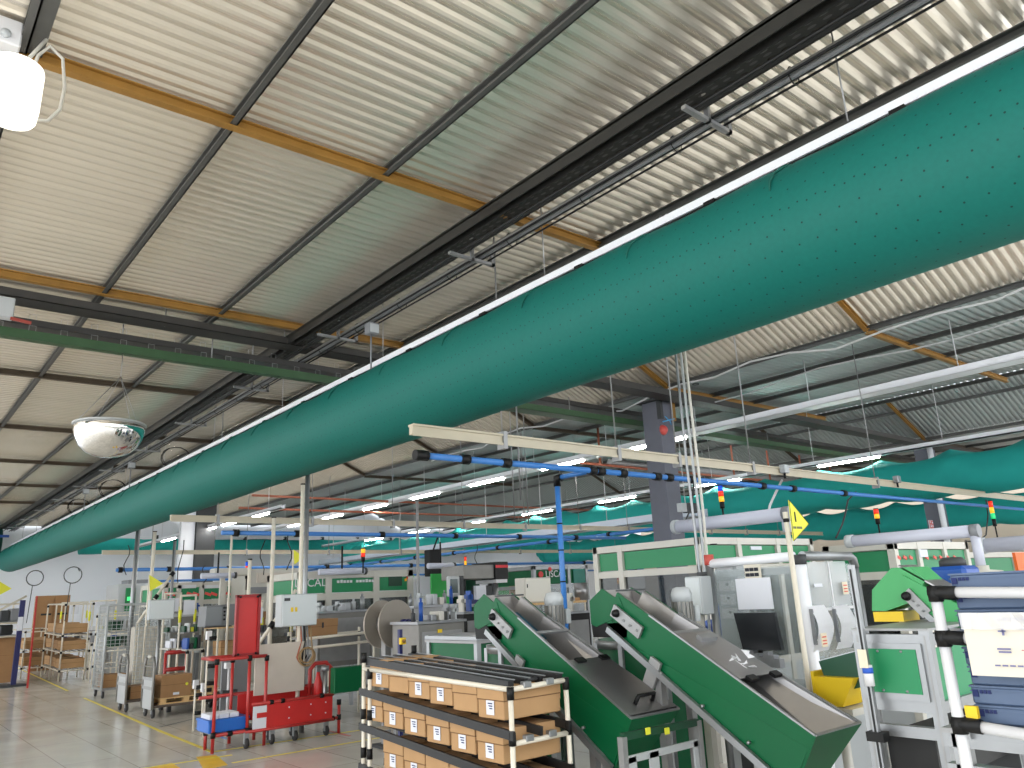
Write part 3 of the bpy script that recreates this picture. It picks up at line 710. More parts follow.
for k in range(34):
    y = RYA+.06+.05*k; z = 1.245+.0465*(y-RYA)
    obj('roller', B().tube([(RX0+.16, y, z), (RX0+.26, y, z)], .009, 6), CHAR, t)
for y, z in ((RYA, 1.215), (RYA, .925)):
    for x in (RX0+.12, RX0+.3):
        obj('clamp', B().bb(x-.03, x+.03, y-.02, y+.02, z, z+.035, bev=.004), ALU, t)
shelfnames = ['top', 'middle', 'lower']
for s, (z0, ys) in enumerate([(.985, [3.78+.262*k for k in range(6)]), (.745, [3.80+.275*k for k in range(6)]), (.475, [3.82+.27*k for k in range(5)])]):
    for k, y in enumerate(ys):
        zb = z0 + .008 + .078*(y + .25 - RYA) + .022 ; h = .185
        cbox(RX0+.012, RX1+.02, y, y+.25, zb, zb+h, 'cardboard box, %s from the near end on the %s shelf of the foreground flow rack' % (ORD[k], shelfnames[s]), 'cardboard boxes in the foreground flow rack', sticker='x' if (k+s) % 3 != 1 or s == 1 else None)
    # one box turned across at the near end
cbox(RX0+.46, RX1+.2, 3.98, 4.35, 1.0, 1.14, 'cardboard carton lying crosswise behind the right post of the foreground flow rack', 'cardboard boxes in the foreground flow rack')
# ================================================================ INCLINED FEEDER CONVEYORS
def feeder(x0, w, ya, za, L, label, lid_from, lid_to, handle, mgreen=GREEN, hood=True, ang=30, depth=.30, motor=True, group=None):
    """trough rising away from the viewer; (x0,ya,za) near low top-left corner"""
    t = thing('feeder_conveyor', label, 'conveyor', (x0+w/2, ya+L*.45, 0), group)
    a = math.radians(ang); d = Vector((0, math.cos(a), math.sin(a))); u = Vector((0, -math.sin(a), math.cos(a))); o = Vector((x0, ya, za))
    def P(s, v, h): return o + d*s + Vector((v, 0, 0)) + u*h
    wt = w*.62                                          # narrower towards the top
    def wid(s): return w + (wt-w)*max(0, min(1, s/(L*.8)))
    # left side panel: deep at the bottom, with a folded darker upper flange
    th = .012
    lo = [P(0, 0, 0), P(L, 0, 0), P(L, 0, -depth*.8), P(.0, 0, -depth*1.08)]
    obj('side_panel', B().prism(lo, (th, 0, 0)), mgreen, t)
    hi = [P(0, w, 0), P(L*.8, wt, 0), P(L, wt, 0), P(L, wt*.8, -depth*.8), P(.0, w*.55, -depth*1.08)]
    b = B(); vs = [b.bm.verts.new(p) for p in hi]; b.bm.faces.new(vs); g = bmesh.ops.solidify(b.bm, geom=b.bm.faces[:], thickness=.01)
    obj('side_panel', b, mgreen, t)
    # sloped bulge on the left side (kinked sheet)
    b = B(); b.hexa([P(.01, .001, -depth*1.06), P(L*.8, .001, -depth*.85), P(L*.8, -.004, -depth*.85), P(.01, -.008, -depth*1.06), P(.01, .001, -depth*.28), P(L*.8, .001, -depth*.8), P(L*.8, -.003, -depth*.8), P(.01, -.001, -depth*.28)])
    obj('side_fold', b, mgreen, t)
    # aluminium rail along the lower edge
    obj('edge_rail', B().beam(P(.0, -.03, -depth*1.12), P(L*.97, -.03, -depth*.84), .03, .04, upv=u), ALU, t)
    # front end plate
    obj('end_plate', B().hexa([P(-.008, -.001, 0), P(-.008, w+.001, 0), P(-.001, w+.001, 0), P(-.001, -.001, 0), P(-.008, -.001, -depth*1.08), P(-.008, w*.55, -depth*1.08), P(-.001, w*.55, -depth*1.08), P(-.001, -.001, -depth*1.08)]), mgreen, t)
    # inner stainless trough
    b = B()
    def strip(s0, s1, h0, h1): 
        b.hexa([P(s0, .02, h0), P(s1, .02, h0), P(s1, wid(s1)*.76-.02, h0), P(s0, wid(s0)*.74-.02, h0), P(s0, .06, h1), P(s1, .06, h1), P(s1, wid(s1)*.7-.06, h1), P(s0, wid(s0)*.66-.06, h1)])
    strip(.02, L*.99, -depth*.55, -depth*.75)
    obj('trough_floor', b, STEEL, t)
    b = B(); b.hexa([P(.0, .012, 0), P(L, .012, 0), P(L, .03, 0), P(0, .03, 0), P(0, .05, -depth*.55), P(L, .05, -depth*.55), P(L, .06, -depth*.55), P(0, .06, -depth*.55)]); obj('trough_wall', b, STEEL, t)
    b = B(); b.hexa([P(.014, w-.03, 0), P(L*.8, wt-.03, 0), P(L*.8, wt-.012, 0), P(.014, w-.014, 0), P(.014, w*.74-.03, -depth*.58), P(L*.8, wt*.85-.03, -depth*.55), P(L*.8, wt*.85-.02, -depth*.55), P(.014, w*.74-.02, -depth*.58)]); b.hexa([P(L*.8, wt-.03, 0), P(L, wt-.03, 0), P(L, wt-.012, 0), P(L*.8, wt-.012, 0), P(L*.8, wt*.85-.03, -depth*.55), P(L, wt*.85-.03, -depth*.55), P(L, wt*.85-.02, -depth*.55), P(L*.8, wt*.85-.02, -depth*.55)]); obj('trough_wall', b, STEEL, t)
    # blue belt near the head
    obj('belt', B().hexa([P(L*.72, .06, -depth*.4), P(L*.97, .06, -depth*.4), P(L*.97, wt-.06, -depth*.4), P(L*.72, wt-.06, -depth*.4), P(L*.72, .06, -depth*.36), P(L*.97, .06, -depth*.36), P(L*.97, wt-.06, -depth*.36), P(L*.72, wt-.06, -depth*.36)]), mat('belt_blue', (16, 80, 104), .5), t)
    # rim
    for v0, v1 in ((0, 0), (w, wt)): obj('rim', B().beam(P(0, v0, .004), P(L*.8, v1 if v1 else 0, .004), .014, .01, upv=u), ALU, t)
    obj('rim', B().beam(P(0, 0, .004), P(0, w, .004), .014, .01, upv=u), ALU, t)
    obj('cross_bar', B().beam(P(L*.66, 0, .0), P(L*.66, wid(L*.66), .0), .03, .012, upv=u), ALU, t)
    # covers
    if lid_to > lid_from:
        ld = obj('lid', B().hexa([P(lid_from, .01, .004), P(lid_to, .01, .004), P(lid_to, wid(lid_to)-.01, .004), P(lid_from, wid(lid_from)-.01, .004), P(lid_from, .01, .010), P(lid_to, .01, .010), P(lid_to, wid(lid_to)-.01, .010), P(lid_from, wid(lid_from)-.01, .010)]), STEEL, t)
        if handle:
            c = P(lid_from+.09, w*.5, .012); b = B()
            b.tube([P(lid_from+.09, w*.32, .012), P(lid_from+.09, w*.34, .065), P(lid_from+.09, w*.66, .065), P(lid_from+.09, w*.68, .012)], .014, 6); obj('handle', b, BLACK, ld)
        for v in (.22, .72): 
            hp = lid_to if handle else lid_from
            obj('hinge', B().beam(P(hp-.02, w*v-.04, .014), P(hp-.02, w*v+.04, .014), .045, .02, upv=u), BLACK, ld)
    # hood at the head
    if hood:
        top = P(L, 0, 0); y = top.y; z = top.z
        hp = [(x0-.004, y+.14, z+.03), (x0-.004, y+.27, z-.05), (x0-.004, y+.27, z-.21), (x0-.004, y+.22, z-.23), (x0-.004, y+.03, z-.17), (x0-.004, y-.12, z-.26), (x0-.004, y-.02, z-.03), (x0-.004, y+.03, z-.03)]
        b = B(); b.prism(hp, (th, 0, 0)); b.prism([(x0+wt-.01, q[1], q[2]) for q in hp], (th, 0, 0))
        b.hexa([(x0, y+.26, z-.05), (x0+wt, y+.26, z-.05), (x0+wt, y+.27, z-.05), (x0, y+.27, z-.05), (x0, y+.26, z-.22), (x0+wt, y+.26, z-.22), (x0+wt, y+.27, z-.22), (x0, y+.27, z-.22)])
        obj('hood', b, mgreen, t)
        obj('back_plate', B().hexa([(x0, y+.13, z+.02), (x0+wt, y+.13, z+.02), (x0+wt, y+.14, z+.02), (x0, y+.14, z+.02), (x0, y+.05, z-.2), (x0+wt, y+.05, z-.2), (x0+wt, y+.06, z-.2), (x0, y+.06, z-.2)]), STEEL, t)
        obj('liner', B().prism([(x0+wt-.024, q[1]-.005, q[2]-.006) for q in hp], (.008, 0, 0)), STEEL, t)
        obj('head_bar', B().beam((x0+.01, y+.01, z+.012), (x0+wt, y+.01, z+.012), .02, .012), CHAR, t)
        obj('chute_skirt', B().hexa([(x0, y-.06, z-.3), (x0+wt, y-.06, z-.3), (x0+wt, y+.26, z-.3), (x0, y+.26, z-.3), (x0, y-.08, z-.2), (x0+wt, y-.08, z-.2), (x0+wt, y+.27, z-.21), (x0, y+.27, z-.21)]), BLACK, t)
    # bearing plate with screws, stand brackets
    bp_ = obj('bearing_plate', B().beam(P(L*.80, -.022, -depth*.42), P(L*.98, -.022, -depth*.38), .02, .085, upv=u), ALUD, t)
    obj('bearing', B().lathe(P(L*.95, -.035, -depth*.38), [(.001, -.03), (.022, -.025), (.028, 0), (.03, .02)], 'X', 16), BLACK, bp_)
    for s_ in (.82, .86, .90): obj('screw', B().lathe(P(L*s_, -.034, -depth*.41), [(.001, -.01), (.008, -.008), (.008, .01)], 'X', 8), ALU, bp_)
    br = P(L*.70, -.03, -depth*.82)
    obj('stand_bracket', B().box(br + Vector((0, .0, -.06)), (.02, .09, .18), rot=Matrix.Rotation(.5, 3, 'X')), ALUD, t)
    for (s_, v) in ((.68, .02), (.68, wt), (.2, .06), (.2, w-.06)):
        q = P(L*s_, v, -depth*.9); obj('leg', B().bb(q.x-.025, q.x+.025, q.y-.025, q.y+.025, .0, q.z), ALUD, t)
    for s_ in (.2, .42, .64, .8): obj('bolt', B().lathe(P(L*s_, -.008 if s_ > .7 else -.03, -depth*.88), [(.001, -.012), (.01, -.01), (.01, .01)], 'X', 8), ALU, t)
    if motor:
        q = P(L*.86, wt+.14, .02); mt_ = obj('gear_motor', B().lathe((q.x, q.y, q.z-.16), [(.07, 0), (.07, .17), (.073, .17), (.075, .22), (.06, .26), (.03, .27), (.001, .27)], 'Z', 20), GREYB, t)
        b = B()
        for k in range(16):
            aa = 2*PI*k/16; b.box((q.x+.072*math.cos(aa), q.y+.072*math.sin(aa), q.z-.07), (.006, .02, .16), rot=Matrix.Rotation(aa, 3, 'Z') )
        obj('cooling_fins', b, STEELD, mt_)
        obj('terminal_box', B().bb(q.x+.07, q.x+.12, q.y-.06, q.y+.02, q.z-.13, q.z-.02, bev=.006), GREYB, mt_)
        obj('gearbox', B().bb(q.x-.16, q.x+.06, q.y-.06, q.y+.06, q.z-.26, q.z-.16, bev=.01), ALUD, mt_)
    return t, P
c1 = PX(631, 719, 3.75)
f1, P1 = feeder(3.75, .46, c1.y, c1.z, 1.49, 'green inclined feeder conveyor with closed steel lid and black handle, left one', 0.02, .62, True)
c2 = PX(815, 736, 4.1)
f2, P2 = feeder(4.1, .50, c2.y, c2.z, 1.58, 'green inclined feeder conveyor with an open hopper at the low end, right one', .52, 1.02, False)
hp_ = P2(.93, .2, .012)
obj('lid_grip', B().beam(P2(.93, .12, .02), P2(.93, .28, .02), .05, .03, upv=(0, -.5, .866)), ALU, f2, label='flat metal grip on the lid')
b = B(); rr = random.Random(4)
for k in range(9):
    c_ = P2(.56+rr.random()*.12, .12+rr.random()*.2, .03); b.prism([c_, c_+Vector((rr.uniform(-.06, .06), rr.uniform(-.04, .04), rr.uniform(-.01, .04))), c_+Vector((rr.uniform(-.06, .06), rr.uniform(-.04, .06), rr.uniform(-.01, .05)))], (.002, .002, .003))
solo('crumpled_film', b, mat('white_film', (236, 236, 240), .3), 'crumpled white plastic film lying on the lid of the right feeder', 'film')
# small yellow tags and table frame in front of conveyor one
t = thing('guard_frame', 'grey metal guard frame with two yellow tags at the low end of the left feeder', 'frame', (3.95, 3.1, 0))
a = PX(622, 737, 3.72); c = PX(690, 724, 3.72)
y0 = c1.y-.12; q = PY(622, 737, y0); r_ = PY(697, 722, y0)
obj('top_bar', B().beam((q.x, y0, q.z), (r_.x, y0, r_.z-.0), .03, .04), GREEND, t)
for x in (q.x, r_.x): obj('post', B().bb(x-.02, x+.02, y0-.02, y0+.02, 0, q.z), ALUD, t)
b = B(); zt = PY(640, 755, y0).z; b.bb(q.x+.02, q.x+.1, y0-.006, y0+.006, .25, zt); b.bb(q.x+.22, q.x+.30, y0-.006, y0+.006, .25, zt); b.bb(r_.x-.06, r_.x-.02, y0-.006, y0+.006, .25, zt); b.bb(q.x+.02, r_.x-.02, y0-.006, y0+.006, zt-.03, zt+.01); b.bb(q.x+.02, r_.x-.02, y0-.006, y0+.006, .25, zt-.2)
obj('front_plate', b, GREYB, t)
for px in (648, 667):
    v = PY(px, 731, y0-.03); obj('tag', B().bb(v.x-.018, v.x+.018, y0-.035, y0-.025, v.z-.018, v.z+.018), LEMON, t, label='small square yellow tag')
# green drum hoppers under the hoods
def drum(x, y, r, h, label, flat=False):
    t = thing('hopper_tub', label, 'tub', (x, y, 0))
    b = B(); b.lathe((x, y, .12), [(r*.98, 0), (r, .02), (r, h-.14), (r*.97, h-.12)], 'Z', 10 if flat else 36); obj('tub', b, GREENP if False else GREEN, t)
    b = B(); b.lathe((x, y, h), [(r*1.02, -.06), (r*1.03, -.02), (r*1.03, .0), (r*.93, .0), (r*.93, -.06)], 'Z', 10 if flat else 36); obj('rim', b, ALU, t)
    obj('base', B().lathe((x, y, 0), [(r*.8, 0), (r*.8, .14)], 'Z', 24), CHAR, t)
    for k in range(8):
        a = 2*PI*k/8 + .2; obj('post', B().bb(x+math.cos(a)*r*1.0-.02, x+math.cos(a)*r*1.0+.02, y+math.sin(a)*r-.02, y+math.sin(a)*r+.02, 0, h-.02), ALU, t)
    b = B(); b.lathe((x, y, h-.02), [(r*.9, 0), (r*.5, -.04), (r*.1, -.02), (.001, 0)], 'Z', 24); obj('bowl', b, CHAR, t)
drum(4.98, 4.35, .42, 1.36, 'round green bowl feeder tub under the right conveyor hood')
drum(4.45, 5.25, .33, 1.34, 'round green bowl feeder tub behind the left conveyor hood')
# green topped machine table left of the first hood
x0, x1, z0, z1 = rect(427, 640, 506, 668, 6.3)
x0 = PY(430, 640, 7.0).x; t = thing('machine_table', 'green sided machine table with grey aluminium top behind the foreground rack', 'table', ((x0+x1)/2, 6.6, 0))
z1 = 1.37
obj('top', B().bb(x0, x1+.1, 6.2, 7.1, z1-.04, z1), ALU, t); obj('side_panel', B().bb(x0+.03, x1+.07, 6.24, 7.06, z1-.3, z1-.05), GREEN, t); obj('frame', B().bb(x0, x1+.1, 6.2, 7.1, z1-.065, z1-.035), ALUD, t)
for x in (x0+.03, x1+.05):
    for y in (6.23, 7.05): obj('leg', B().bb(x-.025, x+.025, y-.025, y+.025, 0, z1-.05), ALU, t)
# ================================================================ RIGHT FOREGROUND PIPE RACK with slate crates
SX = 1.86
def sp(px, py): return PX(px, py, SX)
a = sp(935, 592); t = thing('pipe_rack', 'thick white pipe rack with black joints holding slate blue crates, right foreground', 'rack', (SX+.2, a.y-.3, 0))
TR = .0118; RK = t
yp = a.y
obj('post', B().tube([(SX, yp, 0), (SX, yp, a.z)], TR, 12), WHITE, t)
obj('post', B().tube([(SX, yp-.9, 0), (SX, yp-.9, a.z-.03)], TR, 12), WHITE, t)
obj('post', B().tube([(SX+.5, yp, 0), (SX+.5, yp, a.z)], TR, 12), WHITE, t)
for px, py in ((945, 592), (956, 637), (965, 724)):
    q = sp(px, py); dz = {592: .035, 637: .05, 724: .08}[py]
    obj('rail', B().tube([(SX, yp, q.z+.0), (SX, yp-.9, q.z-dz*.9)], TR, 12), WHITE, t)
    b = B(); b.tube([(SX, yp, q.z-.02), (SX, yp, q.z+.014)], .0155, 10); b.tube([(SX, yp+.012, q.z), (SX, yp-.045, q.z-.003)], .015, 10); obj('joint', b, BLACK, t)
    obj('cross_rail', B().tube([(SX, yp, q.z), (SX+.5, yp, q.z)], TR, 10), WHITE, t)
# crates: stacked slate boxes; front faces one behind the rail
CXX = SX+.035
def crate(z, h, k, label):
    t = thing('slate_crate', label, 'crate', (CXX+.2, yp-.45, z), 'slate blue crates on the right foreground rack')
    ya = PX(957.5, 620, CXX).y - .004*k
    b = B(); b.bb(CXX, CXX+.4, ya-.62, ya, z, z+h*.93, bev=.004); obj('body', b, CRATE, t)
    b = B(); b.bb(CXX-.0015, CXX+.4015, ya-.6215, ya+.0015, z+h*.66, z+h*.72); obj('rib', b, CRATE, t)
    b = B(); b.bb(CXX-.002, CXX+.402, ya-.622, ya+.002, z+h*.88, z+h*.985); obj('rim', b, CRATE, t)
    b = B(); yb = ya-.012; zz = z+h*.55; yb = ya-.004
    b.bb(CXX-.003, CXX, yb-.011, yb, zz-.006, zz+.008)
    for j in range(3): b.bb(CXX-.003, CXX, yb-.020-.008*j, yb-.014-.008*j, zz+.001, zz+.008)
    obj('print', b, NAVYINK, t, label='dark blue printed marks')
zt = sp(960, 573).z
names = ['topmost of the stack, above the white rail', 'second from the top behind the top white rail', 'third from the top, just above the cream sheet', 'fourth from the top, mostly behind the cream sheet', 'fifth from the top, hidden behind the cream sheet', 'third from the bottom, just under the cream sheet', 'second from the bottom of the stack', 'bottom one resting on the lowest white rail']
zb = sp(985, 727).z - .0
HH = (zt - zb)/8
for k in range(8): crate(zb + HH*(7-k), HH, k % 2, 'slate blue plastic crate, '+names[k])
for r_i in range(2):
    pass
# support board under the crates
obj('shelf', B().bb(SX+.02, SX+.48, yp-.85, yp-.01, zb-.03, zb-.006), ALU, RK)
# cream sheet in a plastic sleeve
t = thing('instruction_sheet', 'cream instruction sheet in clear glossy sleeve hanging in front of the slate crates', 'sheet', (SX, yp-.3, 1.4))
q0 = sp(962, 613); q1 = sp(969, 674); XX = SX-.042
ys_ = q0.y-.005
b = B(); b.sheet([(XX+.022, ys_, q0.z), (XX+.022, ys_-.62, q0.z), (XX+.022, ys_-.62, q1.z), (XX+.022, ys_, q1.z)], .003); sh = obj('sheet', b, mat('cream_sheet', (212, 205, 190), .6), t)
b = B(); zc = q0.z
for (dy, dz, w_, h_) in ((.075, -.03, .004, .014),): b.bb(XX+.015, XX+.0165, ys_-dy-w_, ys_-dy, zc+dz-h_, zc+dz)
b.bb(XX+.015, XX+.0165, ys_-.082, ys_-.068, zc-.037, zc-.034)
for i in range(9): b.bb(XX+.015, XX+.0165, ys_-.078-.011*i, ys_-.07-.011*i, zc-.014, zc-.010)
b.bb(XX+.015, XX+.0165, ys_-.125, ys_-.1, zc-.032, zc-.030)
for i in range(2): b.bb(XX+.015, XX+.0165, ys_-.085, ys_-.062+.002*i, zc-.078+.006*i, zc-.075+.006*i)
for i in range(10): b.bb(XX+.015, XX+.0165, ys_-.06-.014*i, ys_-.05-.014*i, zc-.1045, zc-.1015)
obj('print', b, mat('faded_ink', (110, 110, 150), .7), t)
b = B()
for dz in (-.028, -.07): b.bb(XX+.0145, XX+.016, ys_-.32, ys_-.14, zc+dz-.008, zc+dz)
obj('highlight_strip', b, mat('pale_yellow', (222, 216, 110), .6), t)
b = B(); b.bb(XX+.0145, XX+.016, ys_-.13, ys_-.105, zc-.073, zc-.0715); obj('red_mark', b, mat('faded_red', (190, 90, 100), .6), t)
b = B(); pts = [(XX+.008+.005*math.sin(k*1.9), ys_-.02*k, q0.z+.002) for k in range(16)]; low = [(XX+.010+.005*math.sin(k*2.3), ys_-.02*k, q0.z-.032) for k in range(16)]
for k in range(15):
    vs = [b.bm.verts.new(Vector(p)) for p in (pts[k], pts[k+1], low[k+1], low[k])]; b.bm.faces.new(vs)
bmesh.ops.solidify(b.bm, geom=b.bm.faces[:], thickness=.0008)
obj('sleeve', b, glassy('glossy_sleeve', (245, 245, 248), .55, .08), t)
v = sp(968, 712); solo('yellow_tape_bit', B().bb(v.x+.0, v.x+.012, v.y-.018, v.y+.006, v.z-.012, v.z+.012), YELLOW, 'small piece of yellow tape at the lowest crate corner above the white rail', 'tape')
# ================================================================ ALUMINIUM CABINET MACHINE with green panel
KX = 3.75
ka = PX(928, 631, KX); kb = PX(861, 627, KX); zt = ka.z; zl = PX(936, 706, KX).z
t = thing('machine_cabinet', 'aluminium profile machine cabinet with a flat green door panel, right of the feeders', 'machine', (KX+.5, (ka.y+kb.y)/2, 0))
ky0, ky1 = ka.y, kb.y+.05; kx1 = KX+.95; pw = .045
for x in (KX+pw/2, kx1-pw/2):
    for y in (ky0+pw/2, ky1-pw/2): 
        b = B(); b.bb(x-pw/2, x+pw/2, y-pw/2, y+pw/2, 0, zt); obj('post', b, ALU, t)
        obj('groove', B().bb(x-pw/2-.001, x+pw/2+.001, y-.004, y+.004, .02, zt-.02), ALUD, t)
for z in (zt-.04, zl-.01, zl-.12, .35, .25):
    obj('beam', B().bb(KX, KX+pw, ky0+pw, ky1-pw, z-.024, z+.024), ALU, t); obj('beam', B().bb(kx1-pw, kx1, ky0+pw, ky1-pw, z-.024, z+.024), ALU, t)
    obj('beam', B().bb(KX+pw, kx1-pw, ky0, ky0+pw, z-.024, z+.024), ALU, t)
dr_ = obj('door', B().bb(KX-.012, KX+.01, ky0+.04, ky1-.02, zl+.015, zt-.055), ALU, t)
obj('panel', B().bb(KX-.016, KX-.01, ky0+.065, ky1-.05, zl+.045, zt-.08), GREENP, dr_, label='plain bright green panel')
for y in (ky0+.13, ky1-.12):
    for z in (zl+.055, zt-.09): obj('screw', B().lathe((KX-.018, y, z), [(.001, -.004), (.006, -.002), (.006, .004)], 'X', 8), ALU, dr_)
obj('side_panel', B().bb(KX+.07, kx1-.07, ky0+.02, ky0+.03, zl, zt-.08), GREENP, t)
obj('top_plate', B().bb(KX, kx1, ky0, ky1, zt, zt+.01), ALUD, t)
obj('inner_deck', B().bb(KX+.05, kx1-.05, ky0+.05, ky1-.05, .38, .40), ALU, t)
pu = obj('power_unit', B().bb(KX+.2, KX+.45, ky0+.25, ky0+.50, .40, .62, bev=.01), GREYB, t)
for k in range(2): obj('dial', B().lathe((KX+.2, ky0+.32+.1*k, .55), [(.03, 0), (.03, -.02), (.001, -.022)], 'X', 14), BLACK, pu)
obj('bay_dark_filler', B().bb(KX+.06, kx1-.1, ky0+.08, ky1-.06, zl-.33, zl-.14), DARK, t); obj('rear_plate', B().bb(kx1-.06, kx1-.05, ky0+.05, ky1-.05, .1, zl-.1), CHAR, t)  # solid dark block added to darken the open bay, in place of clutter
pts = [(KX+.1, ky0+.2+.05*k, .66+.05*math.sin(k*1.4)) for k in range(10)]; obj('hose', B().tube(pts, .012, 6), BLACK, t)
# light green feeder with yellow chute on it
def small_feeder():
    X0 = 4.3
    P_ = lambda px, py: PX(px, py, X0)
    t = thing('feeder_conveyor', 'light green small feeder with folded hood and yellow chute on the aluminium cabinet', 'conveyor', (X0, P_(900, 620).y, zt))
    G = mat('light_green_enamel', (62, 158, 92), .45)
    hood = [P_(872, 590), P_(891, 568), P_(910, 567), P_(925, 580), P_(917, 600), P_(886, 611), P_(872, 611)]
    obj('hood', B().prism(hood, (.22, 0, 0)), G, t)
    side = [P_(903, 575), P_(960, 605), P_(960, 628), P_(938, 624), P_(906, 596)]
    obj('side_panel', B().prism([p+Vector((-.008, 0, 0)) for p in side], (.2, 0, 0)), G, t)
    cov = [P_(898, 567), P_(960, 601)]
    obj('cover', B().hexa([cov[0], cov[1], cov[1]+Vector((.22, 0, 0)), cov[0]+Vector((.22, 0, 0)), cov[0]+Vector((0, 0, .01)), cov[1]+Vector((0, 0, .01)), cov[1]+Vector((.22, 0, .01)), cov[0]+Vector((.22, 0, .01))]), STEEL, t)
    q = P_(872, 612); r_ = P_(904, 626)
    obj('chute', B().bb(X0+.01, X0+.2, min(q.y, r_.y)+.0, max(q.y, r_.y), zt+.01, q.z), YELLOW, t, label='square yellow chute')
    p = P_(907, 592); q2 = P_(929, 614)
    d_ = (q2-p)
    bpz = obj('bearing_plate', B().beam(p+Vector((-.02, 0, 0)), q2+Vector((-.02, 0, 0)), .012, .06, upv=(0, 0, 1)), ALUD, t)
    obj('bearing', B().lathe(P_(909, 596)+Vector((-.03, 0, 0)), [(.001, -.02), (.02, -.02), (.024, 0)], 'X', 14), BLACK, bpz)
    for f_ in (.4, .6, .85): obj('screw', B().lathe(p.lerp(q2, f_)+Vector((-.028, 0, 0)), [(.001, -.008), (.006, -.006), (.006, .004)], 'X', 8), ALU, bpz)
    obj('bolt', B().lathe(P_(944, 616)+Vector((-.004, 0, 0)), [(.001, -.01), (.008, -.008), (.008, .004)], 'X', 8), ALU, t)
    obj('rail', B().beam(P_(917, 605)+Vector((-.01, 0, 0)), P_(950, 634)+Vector((-.01, 0, 0)), .03, .03), ALU, t)
small_feeder()
q = PX(936, 567, 4.8)
t = thing('blue_motor', 'blue electric motor housing behind the light green feeder', 'motor', (4.85, q.y-.05, q.z-.2))
obj('body', B().bb(4.75, 4.97, q.y-.17, q.y+.03, q.z-.2, q.z, bev=.02), BLUED, t); obj('fan_cover', B().lathe((4.86, q.y-.07, q.z), [(.07, 0), (.07, .03), (.05, .05), (.001, .05)], 'Z', 16), CHAR, t)
obj('support', B().bb(4.8, 4.92, q.y-.12, q.y-.02, zt+.01, q.z-.2), ALUD, t)
# aluminium bracket structure right of the cabinet
t = thing('bracket_stand', 'low aluminium profile frame with corner gussets under the slate crates', 'frame', (3.2, 1.2, 0))
fx = 2.75; A = PX(952, 700, fx); zf = PX(1000, 745, fx).z
for z in (zf, zf-.09): obj('beam', B().bb(fx, fx+.045, A.y-1.4, A.y+.05, z-.02, z+.02), ALU, t)
for y in (A.y, A.y-.32, A.y-1.3): obj('post', B().bb(fx, fx+.045, y-.022, y+.022, 0, zf+.02), ALU, t)
obj('deck', B().bb(fx+.0, fx+.6, A.y-1.4, A.y+.05, zf+.02, zf+.035), ALUD, t)
for y in (A.y-.32,): obj('gusset', B().prism([(fx+.01, y+.022, zf-.02), (fx+.01, y+.12, zf-.11), (fx+.01, y+.022, zf-.22)], (.02, 0, 0)), ALUD, t); obj('corner_cap', B().bb(fx-.004, fx+.05, y-.03, y+.03, zf-.14, zf-.06), CHAR, t)
obj('motor', B().lathe((fx+.25, A.y-.12, zf-.45), [(.07, 0), (.07, .25), (.04, .28), (.04, .33)], 'Z', 16), DARK, t)
# ================================================================ OPERATOR CONSOLE (rounded tube frame, clear guards, papers)
OX, OY = 5.2, None
oc = PX(799, 556, OX); OY = oc.y; ztop = oc.z; ol = PX(709, 560, OX)
orr = PY(853, 556, OY)
t = thing('operator_console', 'guard booth with rounded white tube frame and clear panels behind the right feeder', 'machine', (OX+.3, OY+.4, 0)); CON = t
R_ = .035
obj('corner_post', B().tube([(OX, OY, 0), (OX, OY, ztop-.03)], .042, 14), RAILM, t); obj('corner_cap', B().tube([(OX, OY, ztop-.06), (OX, OY, ztop+.01)], .047, 14), CHAR, t)
obj('top_tube', B().tube([(OX, OY+.04, ztop), (OX, ol.y, ztop-.01)], .034, 12), RAILM, t)
obj('top_tube', B().tube([(OX+.04, OY, ztop), (orr.x-.06, OY, ztop-.005), (orr.x-.015, OY, ztop-.03), (orr.x, OY, ztop-.09)], .034, 12), ALU, t)
obj('post', B().tube([(orr.x, OY, 0), (orr.x, OY, ztop-.09)], .028, 12), ALU, t)
obj('post', B().tube([(OX, ol.y, 0), (OX, ol.y, ztop)], .03, 12), ALU, t); obj('corner_cap', B().tube([(OX, ol.y, ztop-.02), (OX, ol.y, ztop+.06)], .04, 10), mat('cap_red', (190, 80, 70)), t)
obj('guard_panel', B().bb(OX+.0, OX+.008, OY+.04, ol.y-.03, 1.0, ztop-.06), PANE, t)
obj('guard_panel', B().bb(OX+.05, orr.x-.03, OY, OY+.008, .9, ztop-.06), PANE, t)
for y in (OY+.45, ): obj('mullion', B().bb(OX+.01, OX+.04, y-.02, y+.02, 1.0, ztop-.05), ALU, t)
obj('inner_frame', B().bb(OX+.02, OX+.05, OY+.05, ol.y-.05, ztop-.12, ztop-.07), GREYB, t)
obj('base', B().bb(OX, orr.x, OY+.02, ol.y, 0, .98), GREYB, t)
obj('dark_door', B().bb(OX-.01, OX, OY+.1, ol.y-.1, .25, .9), CHAR, t)
